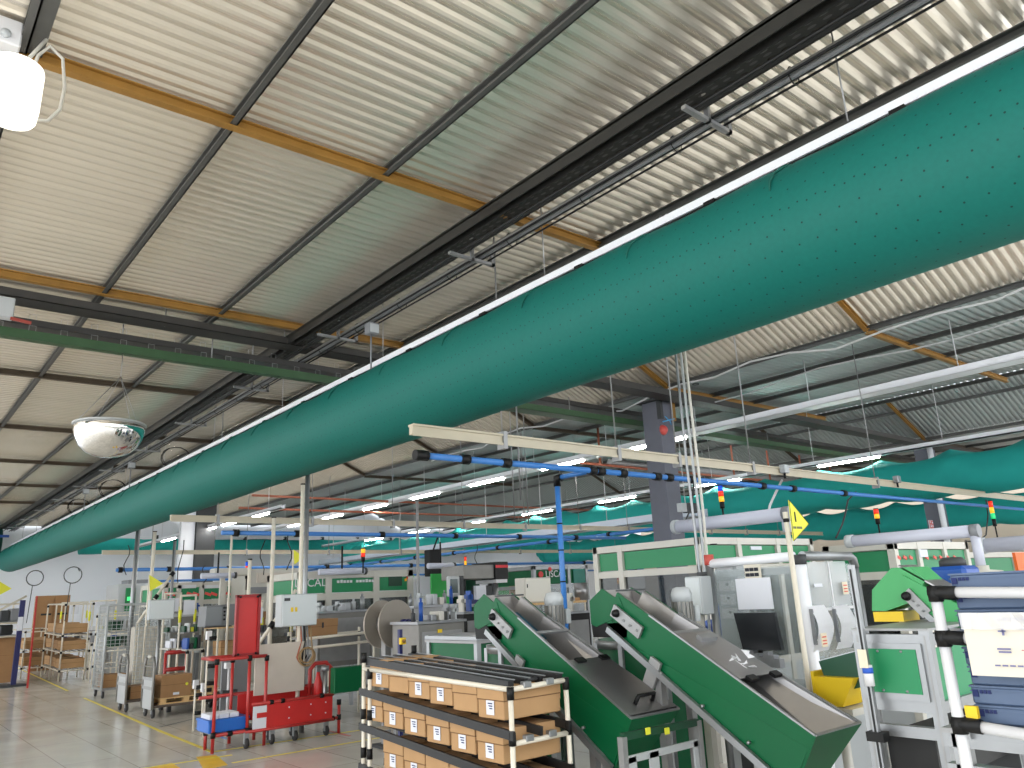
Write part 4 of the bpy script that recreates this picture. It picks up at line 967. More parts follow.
# switch cabinet with sockets seen through the panel
g0 = PX(716, 566, OX+.12); g1 = PX(744, 620, OX+.12)
sw = thing('switch_panel', 'grey switch cabinet strip with modules seen through the left clear guard', 'panel', (OX+.15, (g0.y+g1.y)/2, .98))
obj('body', B().bb(OX+.1, OX+.2, g1.y, g0.y, .98, g0.z), GREYB, sw)
hh = (g0.z-g1.z)/4
for k in range(4): 
    m_ = obj('module', B().bb(OX+.085, OX+.1, g1.y+.03, g0.y-.03, g0.z-hh*(k+.9), g0.z-hh*(k+.15), bev=.004), WHITE, sw)
    obj('window', B().bb(OX+.08, OX+.086, g1.y+.08, g0.y-.1, g0.z-hh*(k+.5), g0.z-hh*(k+.32)), GREYM, m_)
a = PX(735, 579, OX-.02); c = PX(774, 609, OX-.02)
solo('paper_sheet', B().bb(OX-.02, OX-.016, c.y, a.y, c.z, a.z), PAPER, 'blank white paper sheet taped on the left clear guard panel', 'paper')
a = PX(744, 565, OX-.01); c = PX(762, 579, OX-.01)
ty = thing('instruction_sheet', 'small cream diagram sheet with little dark icons above the blank paper', 'sheet', (OX, a.y, c.z)); obj('sheet', B().bb(OX-.012, OX-.008, c.y, a.y, c.z, a.z), mat('cream_sheet', (228, 222, 210)), ty)
b = B()
for i in range(3):
    for j in range(2): yy = c.y+(a.y-c.y)*(.15+.28*i); zz = c.z+(a.z-c.z)*(.2+.35*j); b.bb(OX-.015, OX-.012, yy, yy+.035, zz, zz+.025)
obj('icons', b, INK, ty)
# monitor
a = PX(735, 613, OX-.12); c = PX(782, 650, OX-.12)
t = thing('monitor', 'black flat monitor leaning in front of the left clear guard panel', 'monitor', (OX-.12, (a.y+c.y)/2, c.z))
b = B(); b.hexa([(OX-.14, a.y, a.z), (OX-.14, c.y+.02, a.z), (OX-.16, c.y-.02, c.z), (OX-.16, a.y-.06, c.z), (OX-.10, a.y, a.z), (OX-.10, c.y+.02, a.z), (OX-.12, c.y-.02, c.z), (OX-.12, a.y-.06, c.z)])
obj('screen', b, mat('screen_black', (34, 36, 40), .25), t); b = B()
for i in range(5): b.bb(OX-.143, OX-.141, a.y-.1-.035*i, a.y-.08-.035*i, a.z-.035, a.z-.02)
obj('stand', B().tube([(OX-.11, (a.y+c.y)/2, c.z-.35), (OX-.11, (a.y+c.y)/2, c.z+.1)], .02, 8), BLACK, t); obj('arm', B().tube([(OX-.11, (a.y+c.y)/2, c.z-.3), (OX+.02, (a.y+c.y)/2, c.z-.3)], .02, 8), BLACK, t)
# control box beside console
a = PX(684, 577, 5.0); c = PX(704, 615, 5.0)
t = thing('control_box', 'light grey wall control box hanging at the left edge of the guard booth', 'box', (5.05, (a.y+c.y)/2, c.z))
obj('body', B().bb(5.0, 5.14, c.y, a.y, c.z, a.z, bev=.008), GREYB, t); obj('door', B().bb(4.99, 5.0, c.y+.01, a.y-.01, c.z+.01, a.z-.01, bev=.003), mat('pale_grey_door', (206, 212, 214), .4), t); obj('bracket', B().bb(5.03, 5.1, c.y+.05, a.y-.15, a.z, a.z+.03), CHAR, t)
obj('post', B().bb(5.04, 5.1, c.y+.08, c.y+.14, 0, c.z), CREAM, t)
# pale pole with yellow pennant
fpx = 4.9; a = PX(785, 512, fpx); 
t = thing('flag_pole', 'white pole with a yellow triangular flag numbered 1 standing before the guard booth', 'flag', (fpx, a.y, 0))
obj('pole', B().tube([(fpx, a.y, 0), (fpx, a.y, a.z)], .018, 10), TUBEW, t); obj('band', B().tube([(fpx, a.y, a.z-.07), (fpx, a.y, a.z-.045)], .021, 10), BLACK, t)
yF = a.y-.03
f0 = PY(788, 500, yF); f1_ = PY(808, 524, yF); f2_ = PY(793, 541, yF)
fl = obj('flag', B().sheet([(f0.x, yF, f0.z), (f2_.x, yF, f2_.z), (f1_.x, yF-.0, f1_.z)], .006), LEMON, t, label='yellow triangular flag')
b = B()
for p, q in ((f0, f1_), (f1_, f2_), (f2_, f0)): b.tube([(p.x, yF-.008, p.z), (q.x, yF-.008, q.z)], .0022, 4)
obj('border', b, CHAR, fl)
tcx = f0.x*.42+f2_.x*.3+f1_.x*.28-.01
text('numeral', '1', .10, (tcx, yF-.009, f0.z*.45+f2_.z*.55+.035), RX, INK, fl)
b = B(); zc = f0.z*.45+f2_.z*.55-.035; [b.bb(tcx-.04+dx, tcx-.04+dx+w_, yF-.009, yF-.006, zc-.008, zc+.008) for dx, w_ in ((0, .018), (.022, .012), (.045, .016), (.064, .013), (.08, .015), (.098, .012))]; obj('caption', b, mat('grey_ink', (110, 110, 60)), fl)
# paper holders on the right guard
xh0 = PY(808, 600, OY-.03).x; 
t = thing('leaflet_holder', 'clear plastic document pockets on the right guard panel of the booth', 'holder', (xh0+.2, OY-.05, 1.2))
a = PY(805, 562, OY-.02); c = PY(852, 608, OY-.02)
obj('pocket', B().bb(a.x, c.x-.02, OY-.03, OY-.015, c.z, a.z), VINYL, t)
xm = (a.x+c.x)/2; obj('divider', B().bb(xm-.006, xm+.006, OY-.04, OY-.015, c.z, a.z), WHITE, t); obj('lip', B().bb(a.x, c.x-.02, OY-.045, OY-.03, c.z, c.z+.02), WHITE, t)
a2 = PY(813, 585, OY-.04); obj('strip_label', B().bb(a2.x, a2.x+.11, OY-.05, OY-.045, a2.z-.015, a2.z+.008), PAPER, t)
def docs(px0, px1, py0, py1, lab, tagm=None):
    a = PY(px0, py0, OY-.06); c = PY(px1, py1, OY-.06)
    t = thing('document_bundle', lab, 'papers', ((a.x+c.x)/2, OY-.06, c.z))
    b = B(); n = 10; L0 = []; 
    for k in range(n+1):
        f = k/n; off = .05*math.sin(PI*f*1.1); z = a.z+(c.z-a.z)*f
        L0.append(((a.x, OY-.05-off, z), (c.x, OY-.05-off, z)))
    for k in range(n):
        vs = [b.bm.verts.new(Vector(p)) for p in (L0[k][0], L0[k][1], L0[k+1][1], L0[k+1][0])]; b.bm.faces.new(vs)
    bmesh.ops.solidify(b.bm, geom=b.bm.faces[:], thickness=.012)
    obj('sheets', b, mat('paper_lightened', (250, 250, 252), .7), t)  # lighter copy of the paper, makes up for weak light on this side
    obj('binder_edge', B().bb(a.x-.005, a.x+.008, OY-.075, OY-.05, c.z+.05, a.z-.02), GREYM, t)
    return a, c, t
docs(810, 832, 606, 650, 'left white curled document bundle hanging on the booth guard')
docs(833, 855, 606, 647, 'right white curled document bundle hanging on the booth guard')
CRM = mat('cream_tag', (226, 214, 190), .6); RINK = mat('red_ink', (204, 80, 60), .6)
for (px, py, lab) in ((845, 588, 'small cream card with red lines on the upper right of the booth guard'), (824, 640, 'small cream card with red lines at the bottom of the document bundles')):
    q = PY(px, py, OY-.13 if py > 600 else OY-.05); t = thing('hanging_card', lab, 'card', (q.x, q.y, q.z-.04))
    obj('card', B().bb(q.x-.038, q.x+.038, q.y-.004, q.y, q.z-.045, q.z+.045, bev=.001), CRM, t)
    b = B()
    for dz in (-.024, -.004, .02): b.bb(q.x-.026, q.x+.026, q.y-.006, q.y-.004, q.z+dz-.004, q.z+dz+.004)
    obj('print', b, RINK, t)
# aluminium post with thermometer tag in front of cabinet
px_ = PX(857, 600, 3.68); t = thing('aluminium_post', 'slim aluminium post with a white pipe holder standing left of the green cabinet', 'post', (3.68, px_.y, 0))
a = PX(851, 565, 3.68)
obj('profile', B().bb(3.665, 3.69, a.y-.013, a.y+.013, 0, a.z), ALU, t)
obj('groove', B().bb(3.662, 3.665, a.y-.004, a.y+.004, .02, a.z-.02), DARK, t)
q = PX(868, 672, 3.64); hl = obj('holder', B().tube([(3.64, q.y+.0, q.z-.06), (3.64, q.y+.0, q.z+.03)], .022, 14), WHITE, t, label='short white pipe holder'); obj('blue_band', B().tube([(3.64, q.y+.0, q.z-.005), (3.64, q.y+.0, q.z+.02)], .0235, 14), mat('band_blue', (40, 90, 190)), hl); obj('tag', B().bb(3.61, 3.614, q.y-.02, q.y+.02, q.z+.02, q.z+.10), CRM, hl)
obj('clamp', B().bb(3.65, 3.71, a.y-.04, a.y+.04, q.z-.3, q.z-.26), BLACK, t)
# yellow bin with green binder
yb = PX(825, 690, 4.75); bx0 = 4.75
t = thing('storage_bin', 'yellow plastic bin holding a dark green binder right of the open hopper', 'bin', (bx0+.15, yb.y, yb.z-.1))
a = PX(814, 676, bx0); c = PX(852, 708, bx0)
b = B(); b.hexa([(bx0, a.y, c.z), (bx0, c.y+.06, c.z), (bx0+.26, c.y+.06, c.z), (bx0+.26, a.y, c.z), (bx0-.02, a.y, a.z), (bx0-.02, c.y-.05, a.z-.0), (bx0+.28, c.y-.05, a.z-.0), (bx0+.28, a.y, a.z)])
obj('bin', b, YELLOW, t)
obj('back', B().bb(bx0-.02, bx0+.28, a.y-.01, a.y+.01, a.z-.1, a.z+.03), YELLOW, t)
obj('support_board', B().bb(bx0, bx0+.3, c.y, a.y+.05, c.z-.05, c.z-.01), CREAM, t)
t2 = thing('binder', 'dark green lever arch binder standing in the yellow bin', 'binder', (bx0+.1, yb.y, a.z-.1))
bd = Matrix.Rotation(-.25, 3, 'X')
obj('cover', B().box((bx0+.08, (a.y+c.y)/2-.06, a.z+.02), (.07, .26, .2), rot=bd), mat('binder_green', (30, 80, 58), .5), t2); obj('pages', B().box((bx0+.08, (a.y+c.y)/2-.06, a.z+.026), (.055, .25, .2), rot=bd), PAPER, t2)
t3 = thing('bin_stand', 'short cream stand under the yellow bin', 'stand', (bx0+.15, yb.y, 0)); obj('post', B().tube([(bx0+.15, yb.y, 0), (bx0+.15, yb.y, c.z-.05)], .03, 10), CREAM, t3); obj('base', B().lathe((bx0+.15, yb.y, 0), [(.16, 0), (.15, .02), (.03, .03)], 'Z', 20), CHAR, t3)
# ================================================================ ENCLOSED MACHINES ON THE RIGHT
def stack_light(x, y, z, cols, label, h=.10, r=.028, group=None, stem=.3):
    t = thing('signal_tower', label, 'signal light', (x, y, z), group)
    obj('stem', B().tube([(x, y, z), (x, y, z+stem)], r*.35, 8), BLACK, t)
    zz = z+stem; obj('base', B().tube([(x, y, zz), (x, y, zz+h*.7)], r*.9, 12), BLACK, t); zz += h*.7
    for c in cols: obj('lens', B().tube([(x, y, zz), (x, y, zz+h*.55)], r, 12), mat('lens_%d_%d_%d' % c, c, .25, emit=.5), t); zz += h*.57
    obj('cap', B().tube([(x, y, zz), (x, y, zz+.012)], r*.95, 12), BLACK, t)
RED_, AMB, GRN, BLU = (226, 50, 30), (250, 180, 40), (40, 200, 120), (30, 80, 200)
def machine(name, label, cat, x0, x1, y0, y1, zt, hdr, ysplit, xsplit, panel=GREENP, frame=CREAM, p=.07, base=.85, hdr_x=True, hdr_y=True, insides=True, pane=PANED):
    t = thing(name, label, cat, ((x0+x1)/2, (y0+y1)/2, 0))
    def post(x, y): obj('post', B().bb(x, x+p, y, y+p, 0, zt), frame, t)
    ys = [y0] + list(ysplit) + [y1-p]; xs_ = [x0] + list(xsplit) + [x1-p]
    for y in ys: post(x0, y)
    for x in xs_[1:]: post(x, y0)
    post(x1-p, y1-p)
    zh = zt-hdr
    for z in (zt-p, zh-p, base):
        obj('beam', B().bb(x0+.005, x0+p-.005, y0, y1, z, z+p), frame, t); obj('beam', B().bb(x0, x1, y0+.005, y0+p-.005, z, z+p), frame, t)
    obj('beam', B().bb(x1-p+.005, x1-.005, y0, y1, zt-p, zt), frame, t); obj('beam', B().bb(x0, x1, y1-p+.005, y1-.005, zt-p, zt), frame, t)
    for a, c in zip(ys[:-1], ys[1:]):
        if hdr_x: obj('header_panel', B().bb(x0+.03, x0+.04, a+p+.01, c-.01, zh+.01, zt-p-.01), panel, t)
        obj('guard_pane', B().bb(x0+.03, x0+.036, a+p, c, base+p, zh-p), pane, t)
        obj('base_panel', B().bb(x0+.02, x0+.03, a+p, c, .08, base), GREYB, t)
    for a, c in zip(xs_[:-1], xs_[1:]):
        if hdr_y: obj('header_panel', B().bb(a+p+.01, c-.01, y0+.03, y0+.04, zh+.01, zt-p-.01), panel, t)
        obj('guard_pane', B().bb(a+p, c, y0+.03, y0+.036, base+p, zh-p), pane, t)
        obj('base_panel', B().bb(a+p, c, y0+.02, y0+.03, .08, base), GREYB, t)
    obj('work_deck', B().bb(x0+.05, x1-.05, y0+.05, y1-.05, base-.03, base), STEELD, t)
    obj('roof_plate', B().bb(x0+.02, x1-.02, y0+.02, y1-.02, zt-.03, zt-.02), GREYM, t)
    if insides:
        rr = random.Random(int(x0*10+y0*100))
        cx, cyy = (x0+x1)/2, (y0+y1)/2
        obj('index_table', B().lathe((cx, cyy, base), [(min(x1-x0, y1-y0)*.32, 0), (min(x1-x0, y1-y0)*.32, .08), (.12, .09), (.12, .3), (.001, .32)], 'Z', 24), STEELD, t)
        for k in range(6):
            a = k*1.05; R1 = min(x1-x0, y1-y0)*.36; xx = cx+math.cos(a)*R1; yy = cyy+math.sin(a)*R1; hh = rr.uniform(.25, .6)
            b = B(); b.bb(xx-.05, xx+.05, yy-.05, yy+.05, base, base+hh); b.bb(xx-.09, xx+.09, yy-.03, yy+.03, base+hh*.7, base+hh*.85); b.tube([(xx, yy, base+hh), (xx, yy, base+hh+.12)], .025, 8)
            obj('station', b, [CHAR, STEELD, GREYB, DARK, BLUED, ALU][k], t)
        pts = [(cx-.3+.1*k, cyy+.1*math.sin(k), base+.55+.12*math.sin(k*1.3)) for k in range(8)]; obj('air_hose', B().tube(pts, .018, 6), BLACK, t)
    return t
m1c = PX(699, 537, 7.0); m1l = PX(592, 544, 7.0); m1r = PY(812, 537, m1c.y); zt1 = m1c.z
s1 = PX(621, 545, 7.0).y
machine('assembly_machine', 'large cream framed assembly machine with green header panels behind the right feeder hood', 'machine', 7.0, m1r.x, m1c.y, m1l.y, zt1, .30, [s1], [PY(737, 540, m1c.y).x, PY(776, 540, m1c.y).x], p=.075)
q = PY(756, 548, m1c.y+.02); solo('name_plate', B().bb(q.x-.11, q.x+.11, m1c.y+.015, m1c.y+.028, q.z-.02, q.z+.02), PAPER, 'small white name plate on the right green header of the large cream machine', 'plate')
# second machine
m2 = PX(893, 541, 9.3); m2l = PX(822, 548, 9.3); m2r = PY(968, 545, m2.y)
machine('assembly_machine', 'cream framed assembly machine with long green header right of the flag', 'machine', 9.3, m2r.x, m2.y, m2l.y, m2.z, .34, [], [PY(917, 545, m2.y).x, PY(943, 545, m2.y).x], p=.09)
b = B()
for k, px in enumerate((897, 903, 909, 925, 933, 939, 946, 953)):
    q = PY(px, 556, m2.y+.02); b.box((q.x, m2.y+.0, q.z-.02), (.07, .012, .035), rot=Matrix.Rotation(.3, 3, 'Y'))
solo('red_tag_row', b, mat('salmon_tags', (226, 90, 80), .5), 'row of small red tags along the glazed doors of the machine right of the flag', 'tag')
q = PY(923, 552, m2.y); solo('notice_plate', B().bb(q.x-.12, q.x+.1, m2.y-.012, m2.y+.0, q.z-.06, q.z+.03), PAPER, 'white notice plate on the middle glazed door right of the flag', 'plate')
m3 = PY(965, 555, 5.2); m3r = PY(1012, 552, 5.2)
machine('assembly_machine', 'green header machine at the right edge of view above the slate crates', 'machine', m3.x, m3r.x+4, 5.2, 7.2, PY(1000, 552, 5.2).z, .36, [], [m3r.x], p=.09, insides=False)
q = PY(1020, 570, 4.2); solo('orange_panel', B().bb(q.x-.12, q.x+.5, 4.18, 4.22, 1.2, q.z+.25), mat('orange_panel_paint', (238, 110, 40), .5), 'upright orange panel at the extreme right edge above the crates', 'panel')
m4 = PX(817, 545, 12)
# round support arms
def boom(label, x, z, ya, yb, r, parent_end, drop, cat='support arm', m=None, capend=True):
    t = thing('support_arm', label, cat, (x, (ya+yb)/2, z-drop))
    obj('tube', B().tube([(x, ya, z), (x, yb, z)], r, 14), m or mat('lavender_grey_tube', (196, 198, 212), .35), t)
    if capend: obj('end_cap', B().tube([(x, yb-.01, z), (x, yb+.05, z)], r*1.15, 14), GREYB, t)
    obj('elbow', B().tube([(x, ya+.02, z+.0), (x, ya-r*.8, z+.0)], r*1.08, 14), GREYM, t)
    obj('drop_tube', B().tube([(x, ya, z), (x, ya, z-drop)], r*.75, 12), m or MATS['lavender_grey_tube'], t)
    return t
a = PX(786, 514, 7.6); c = PX(676, 511, 7.6)
boom('thick pale grey support arm tube on top of the large cream machine', 7.6, a.z, a.y, PX(676, 510, 7.6).y, .075, None, a.z-zt1, capend=True)
a = PX(974, 531, 6.2); c = PX(852, 537, 6.2); dz = a.z - PX(988, 571, 6.2).z
t = boom('pale grey support arm bending down to a round foot above the slate crates', 6.2, a.z, a.y, c.y, .045, None, dz)
obj('foot', B().lathe((6.2, a.y, a.z-dz-.06), [(.13, 0), (.14, .03), (.13, .06), (.05, .07), (.05, .1)], 'Z', 20), CREAM, t)
t = thing('equipment_cabinet', 'plain grey cabinet carrying the foot of the bent support arm', 'cabinet', (6.2, a.y, 0)); obj('body', B().bb(5.95, 6.5, a.y-.3, a.y+.25, .05, a.z-dz-.06, bev=.01), GREYM, t); obj('plinth', B().bb(5.98, 6.47, a.y-.27, a.y+.22, 0, .05), CHAR, t); obj('door', B().bb(5.94, 5.955, a.y-.26, a.y+.2, .1, a.z-dz-.15), GREYB, t)
a = PX(1040, 545, 7.4); c = PX(985, 548, 7.4); zz = PY(1000, 548, 3.9)
boom('pale grey support arm tube at the right edge of view', 7.4, c.z+.02, c.y-1.4, c.y, .06, None, c.z+.02-1.0)
# signal towers
for px, py, pys, cols, y, lab in [(724, 486, 521, [AMB, RED_, BLU], 6.2, 'signal tower light with blue, red and amber lenses above the large cream machine'), (880, 505, 535, [AMB, RED_], 5.3, 'signal tower light with red and amber lenses over the bent support arm'), (998, 502, 540, [GRN, AMB, RED_], 5.0, 'signal tower light with green lit lens at the right edge')]:
    v = PY(px, pys, y); w_ = PY(px, py, y); H_ = w_.z - v.z
    stack_light(v.x, y, v.z, cols, lab, h=H_*.27, r=.035, stem=H_*.35)
for px, py, y, cols, lab in [(363, 545, 13, [RED_, AMB], 'small signal tower with red lens over the green headed line at centre left'), (348, 561, 15, [GRN], 'small green signal lamp left of the red lens tower'), (466, 553, 20, [AMB, RED_], 'tiny signal tower between the black speaker and the grey weigher'), (246, 562, 19, [AMB, RED_, BLU], 'tiny signal tower left of the dark far column'), (620, 572, 13, [AMB, RED_], 'tiny signal tower left of the large cream machine')]:
    v = PY(px, py+28, y); w_ = PY(px, py, y); H_ = w_.z-v.z
    stack_light(v.x, y, v.z, cols, lab, h=H_*.25, r=.04, stem=H_*.4)
# junction box + cable by the column
q = PY(689, 508, 8.0); t = thing('socket_box', 'small white and dark box between the grey column and the conduit bundle', 'socket box', (q.x, 8.0, q.z-.05)); obj('body', B().bb(q.x-.25, q.x-.12, 7.95, 8.05, q.z-.07, q.z+.07), GREYB, t); obj('module', B().bb(q.x-.12, q.x+.16, 7.95, 8.05, q.z-.08, q.z+.08, bev=.01), CHAR, t)
def hang_cable(pts, r, m, label): return solo('hanging_cable', B().tube(pts, r, 6), m, label, 'cable')
def arc(pxs, y): return [PY(px, py, y) for px, py in pxs]
hang_cable(arc([(694, 480), (693, 495), (690, 510), (684, 525), (676, 533)], 7.8), .014, CHAR, 'thin dark cable curving down left of the conduit bundle')
hang_cable(arc([(856, 492), (848, 500), (845, 515), (842, 525), (836, 538)], 6.4), .014, CHAR, 'dark cable hanging from the blue pipe right of the flag')
hang_cable(arc([(986, 500), (988, 515), (986, 535), (978, 542), (965, 541)], 6.4), .014, CHAR, 'dark cable looping down beside the bent support arm')
hang_cable(arc([(782, 480), (776, 492), (770, 505), (766, 522)], 6.4), .018, WHITE, 'pale cable hanging from the white junction box left of the flag')
# exit / fire sign with red pictogram
q = PY(931, 524, 9); t = thing('safety_sign', 'small red and white safety sign standing above the right machine beside a column', 'sign', (q.x, 9, q.z-.12)); obj('plate', B().bb(q.x-.12, q.x+.12, 8.99, 9.01, q.z-.13, q.z+.10), PAPER, t)
b = B(); b.bb(q.x-.11, q.x+.11, 8.985, 8.99, q.z-.12, q.z+.09); obj('field', b, RED, t)
b = B(); b.prism([(q.x-.09, 8.98, q.z-.09), (q.x-.01, 8.98, q.z-.09), (q.x-.05, 8.98, q.z+.02)], (0, .005, 0)); b.bb(q.x-.08, q.x-.02, 8.98, 8.985, q.z+.03, q.z+.07); b.bb(q.x+.03, q.x+.08, 8.98, 8.985, q.z-.09, q.z-.02); b.bb(q.x+.04, q.x+.09, 8.98, 8.985, q.z+.01, q.z+.06); obj('pictogram', b, PAPER, t)
obj('post', B().tube([(q.x, 9.02, 0), (q.x, 9.02, q.z+.05)], .02, 6), GREYM, t)
# white board hung behind
a = PX(815, 497, 20); 
# ================================================================ CENTRE BACKGROUND MACHINES
Y = 14.5
x0, x1, z0, z1 = rect(305, 573, 414, 640, Y)
zt = z1; pt = rect(305, 577, 414, 587, Y)
t = machine('assembly_line', 'long cream framed line with green header boards bearing white lettering, centre left', 'machine', x0-.1, x1, Y, Y+1.6, zt+.02, .42, [], [PY(326, 580, Y).x, PY(374, 575, Y).x], p=.13, pane=PANED)
b = B(); q = PY(337, 582, Y+.02); 
for k in range(13):
    if k == 5: continue
    b.bb(q.x+.068*k*1.05, q.x+.068*k*1.05+.05, Y+.01, Y+.028, q.z-.02, q.z+.03+(.012 if k % 4 == 1 else 0))
obj('lettering', b, WHITE, t)
q = PY(401, 580, Y+.02); b = B(); b.bb(q.x-.3, q.x+.02, Y+.01, Y+.028, q.z-.12, q.z+.12); obj('dark_field', b, mat('dark_field', (26, 64, 44), .5), t)
for k, (dx, dz, c) in enumerate([(.12, -.0, AMB), (.17, .04, RED_), (.26, .03, (240, 240, 240)), (.32, -.02, (240, 240, 240)), (.38, .04, (240, 240, 240)), (.30, .07, (120, 200, 90)), (.42, -.04, AMB)]):
    obj('logo_mark', B().bb(q.x+dx-.03, q.x+dx+.02, Y+.01, Y+.027, q.z+dz-.025, q.z+dz+.025), mat('mark_%d' % k, c, .5), t)
q = PY(309, 583, Y-.02); b = B(); text('lettering', 'LISCAL', .22, (q.x+.05, Y+.02, q.z), RX, WHITE, t)
x0_, x1_, z0_, z1_ = rect(430, 574, 455, 611, 13.0)
t = thing('machine_cabinet', 'tall bright green machine cabinet standing open, centre of the hall', 'cabinet', (x0_, 13, 0))
obj('door', B().bb(x0_, x1_-.1, 12.96, 13.0, .9, z1_, bev=.005), GREENB, t); obj('edge', B().bb(x1_-.11, x1_-.06, 12.95, 13.02, .9, z1_), GREYB, t)
b = B(); b.bb(x1_-.05, x1_+.6, 13.7, 13.75, .9, z1_); b.bb(x1_+.6, x1_+.63, 13.0, 13.75, .9, z1_); b.bb(x1_-.06, x1_+.63, 13.0, 13.75, z1_-.03, z1_); obj('carcass', b, GREEND, t); obj('base', B().bb(x0_, x1_+.63, 12.96, 13.75, 0, .9), GREYM, t)
# HMI screen on arm
q = PY(455, 586, 11.5); t = thing('touch_screen', 'small grey framed operator touch screen right of the bright green cabinet', 'screen', (q.x, 11.5, q.z-.25)); obj('case', B().bb(q.x-.16, q.x+.08, 11.45, 11.55, q.z-.18, q.z+.17, bev=.02), GREYB, t); obj('display', B().bb(q.x-.13, q.x+.02, 11.44, 11.452, q.z-.12, q.z+.12), mat('display', (70, 84, 84), .2), t); obj('side', B().bb(q.x+.08, q.x+.16, 11.46, 11.7, q.z-.18, q.z+.17), CHAR, t); obj('arm', B().tube([(q.x, 11.56, q.z-.2), (q.x+.05, 11.6, q.z-.8), (q.x+.05, 11.6, 0)], .02, 6), BLACK, t)
# speaker box
q = PY(432, 562, 15); t = thing('loudspeaker', 'black box loudspeaker hung under the blue pipes near the centre', 'speaker', (q.x, 15, q.z-.25)); obj('cabinet', B().bb(q.x-.15, q.x+.17, 14.85, 15.1, q.z-.32, q.z+.27, bev=.02), BLACK, t); obj('bracket', B().tube([(q.x, 14.95, q.z+.25), (q.x, 14.7, q.z+.6)], .02, 6), BLACK, t)
# weigher: grey hood machine with red text
x0, x1, z0, z1 = rect(463, 564, 507, 578, 11.5)
t = thing('weighing_machine', 'dull steel headed weighing machine with red lettering on its head, centre', 'machine', ((x0+x1)/2, 11.9, 0))
xs_ = PY(494, 570, 11.5).x
obj('head', B().bb(x0, xs_, 11.5, 12.2, z0-.0, z1-.02, bev=.01), STEELD, t); hd_ = obj('control_head', B().bb(xs_, x1, 11.45, 12.2, z0-.02, z1+.03, bev=.01), DARK, t); b = B(); [b.bb((xs_+x1)/2-.15+.05*k, (xs_+x1)/2-.11+.05*k, 11.44, 11.45, z1-.08, z1-.03) for k in range(6)]; obj('lettering', b, mat('red_letter', (220, 40, 50), .4), hd_)
obj('collar', B().bb(xs_+.02, x1-.02, 11.47, 12.1, z0-.08, z0-.02), WHITE, t)
obj('column', B().tube([(xs_+.13, 11.7, 0), (xs_+.13, 11.7, z0-.05)], .09, 14), ALU, t); obj('column', B().tube([(x0+.2, 11.8, 0), (x0+.2, 11.8, z0)], .06, 12), ALU, t)
obj('conveyor_deck', B().bb(x0-.15, x1-.1, 11.4, 12.0, z0-.48, z0-.43), ALUD, t); obj('drive', B().bb(x0+.3, x0+.62, 11.45, 11.7, z0-.42, z0-.12, bev=.02), CHAR, t); obj('sensor', B().bb(x0+.22, x0+.44, 11.42, 11.5, z0-.36, z0-.12), PAPER, t); obj('blue_block', B().bb(x0+.1, x0+.5, 11.42, 11.6, z0-.43, z0-.36), NAVY, t)
for k in range(3): obj('blue_hopper', B().bb(x0+.02+.0*k, x0+.3, 11.42, 11.62, z0-.72-.14*k, z0-.61-.14*k, bev=.02), BLUED, t)
obj('bottle', B().lathe((x1-.45, 11.42, z0-.75), [(.05, 0), (.05, .18), (.02, .23), (.02, .28)], 'Z', 12), WHITE, t)
# LISCAL machine
x0, x1, z0, z1 = rect(533, 566, 592, 630, 13.5)
t = machine('inspection_machine', 'grey framed green headed machine with large white lettering behind the blue drop pipe', 'machine', x0, x1, 13.5, 15.2, z1, .42, [], [PY(568, 575, 13.5).x], p=.08, frame=ALU, panel=GREEN, pane=PANE)
q = PY(556, 574, 13.5); text('lettering', 'LISCAL', .21, (q.x, 13.51, q.z-.0), RX, WHITE, t)
b = B(); b.lathe((PY(541, 574, 13.5).x, 13.52, q.z), [(.07, 0), (.07, -.02)], 'Y', 14); obj('red_roundel', b, mat('logo_red', (206, 60, 60)), t)
b = B(); b.lathe((PY(550, 569, 13.5).x, 13.52, PY(550, 569, 13.5).z), [(.05, 0), (.05, -.02)], 'Y', 14); obj('red_roundel', b, MATS['logo_red'], t)
obj('teal_panel', B().bb(PY(570, 568, 13.5).x+.1, x1-.1, 13.5, 13.51, z1-.45, z1-.09), mat('teal_panel', (10, 110, 96), .4), t)
# teal topped booth left of it and small white cabinet
x0, x1, z0, z1 = rect(505, 567, 526, 610, 15.9)
t = thing('machine_booth', 'pale teal topped machine booth with white lettering left of the grey cased machine', 'machine', ((x0+x1)/2, 16.3, 0)); obj('header', B().bb(x0, x1, 15.8, 16.6, z1-.32, z1-.06), mat('mint_panel', (70, 170, 140), .4), t); obj('cap', B().bb(x0-.03, x1+.03, 15.78, 16.62, z1-.06, z1), WHITE, t); obj('body', B().bb(x0+.05, x1-.02, 15.85, 16.55, 0, z1-.32), GREENB, t); obj('board', B().bb(x0+.05, x0+.45, 15.80, 15.84, .9, z1-.42), CARD, t)
b = B(); q = PY(507, 576, 15.78)
for k in range(8): b.bb(q.x+.04*k, q.x+.04*k+.03, 15.785, 15.8, z1-.22, z1-.18)
obj('lettering', b, WHITE, t)
x0, x1, z0, z1 = rect(524, 578, 552, 602, 10)
t = thing('control_box', 'cream electrical control box standing behind the left feeder motor', 'box', ((x0+x1)/2, 10.1, z0)); obj('body', B().bb(x0, x1, 10, 10.25, z0, z1, bev=.01), CREAM, t); obj('door', B().bb(x0+.02, x1-.02, 9.985, 10.0, z0+.02, z1-.02, bev=.004), mat('ivory_door', (230, 226, 214), .4), t); obj('handle', B().bb(x0+.04, x0+.055, 9.975, 9.985, z1-.16, z1-.1), BLACK, t)
tb = thing('work_table', 'white pipe work table with wooden top carrying the cream control box', 'table', (x1, 10.1, 0)); xr = PY(582, 605, 10).x
obj('top', B().bb(x0-.3, xr+.02, 9.9, 10.6, z0-.035, z0-.0), WOOD, tb)
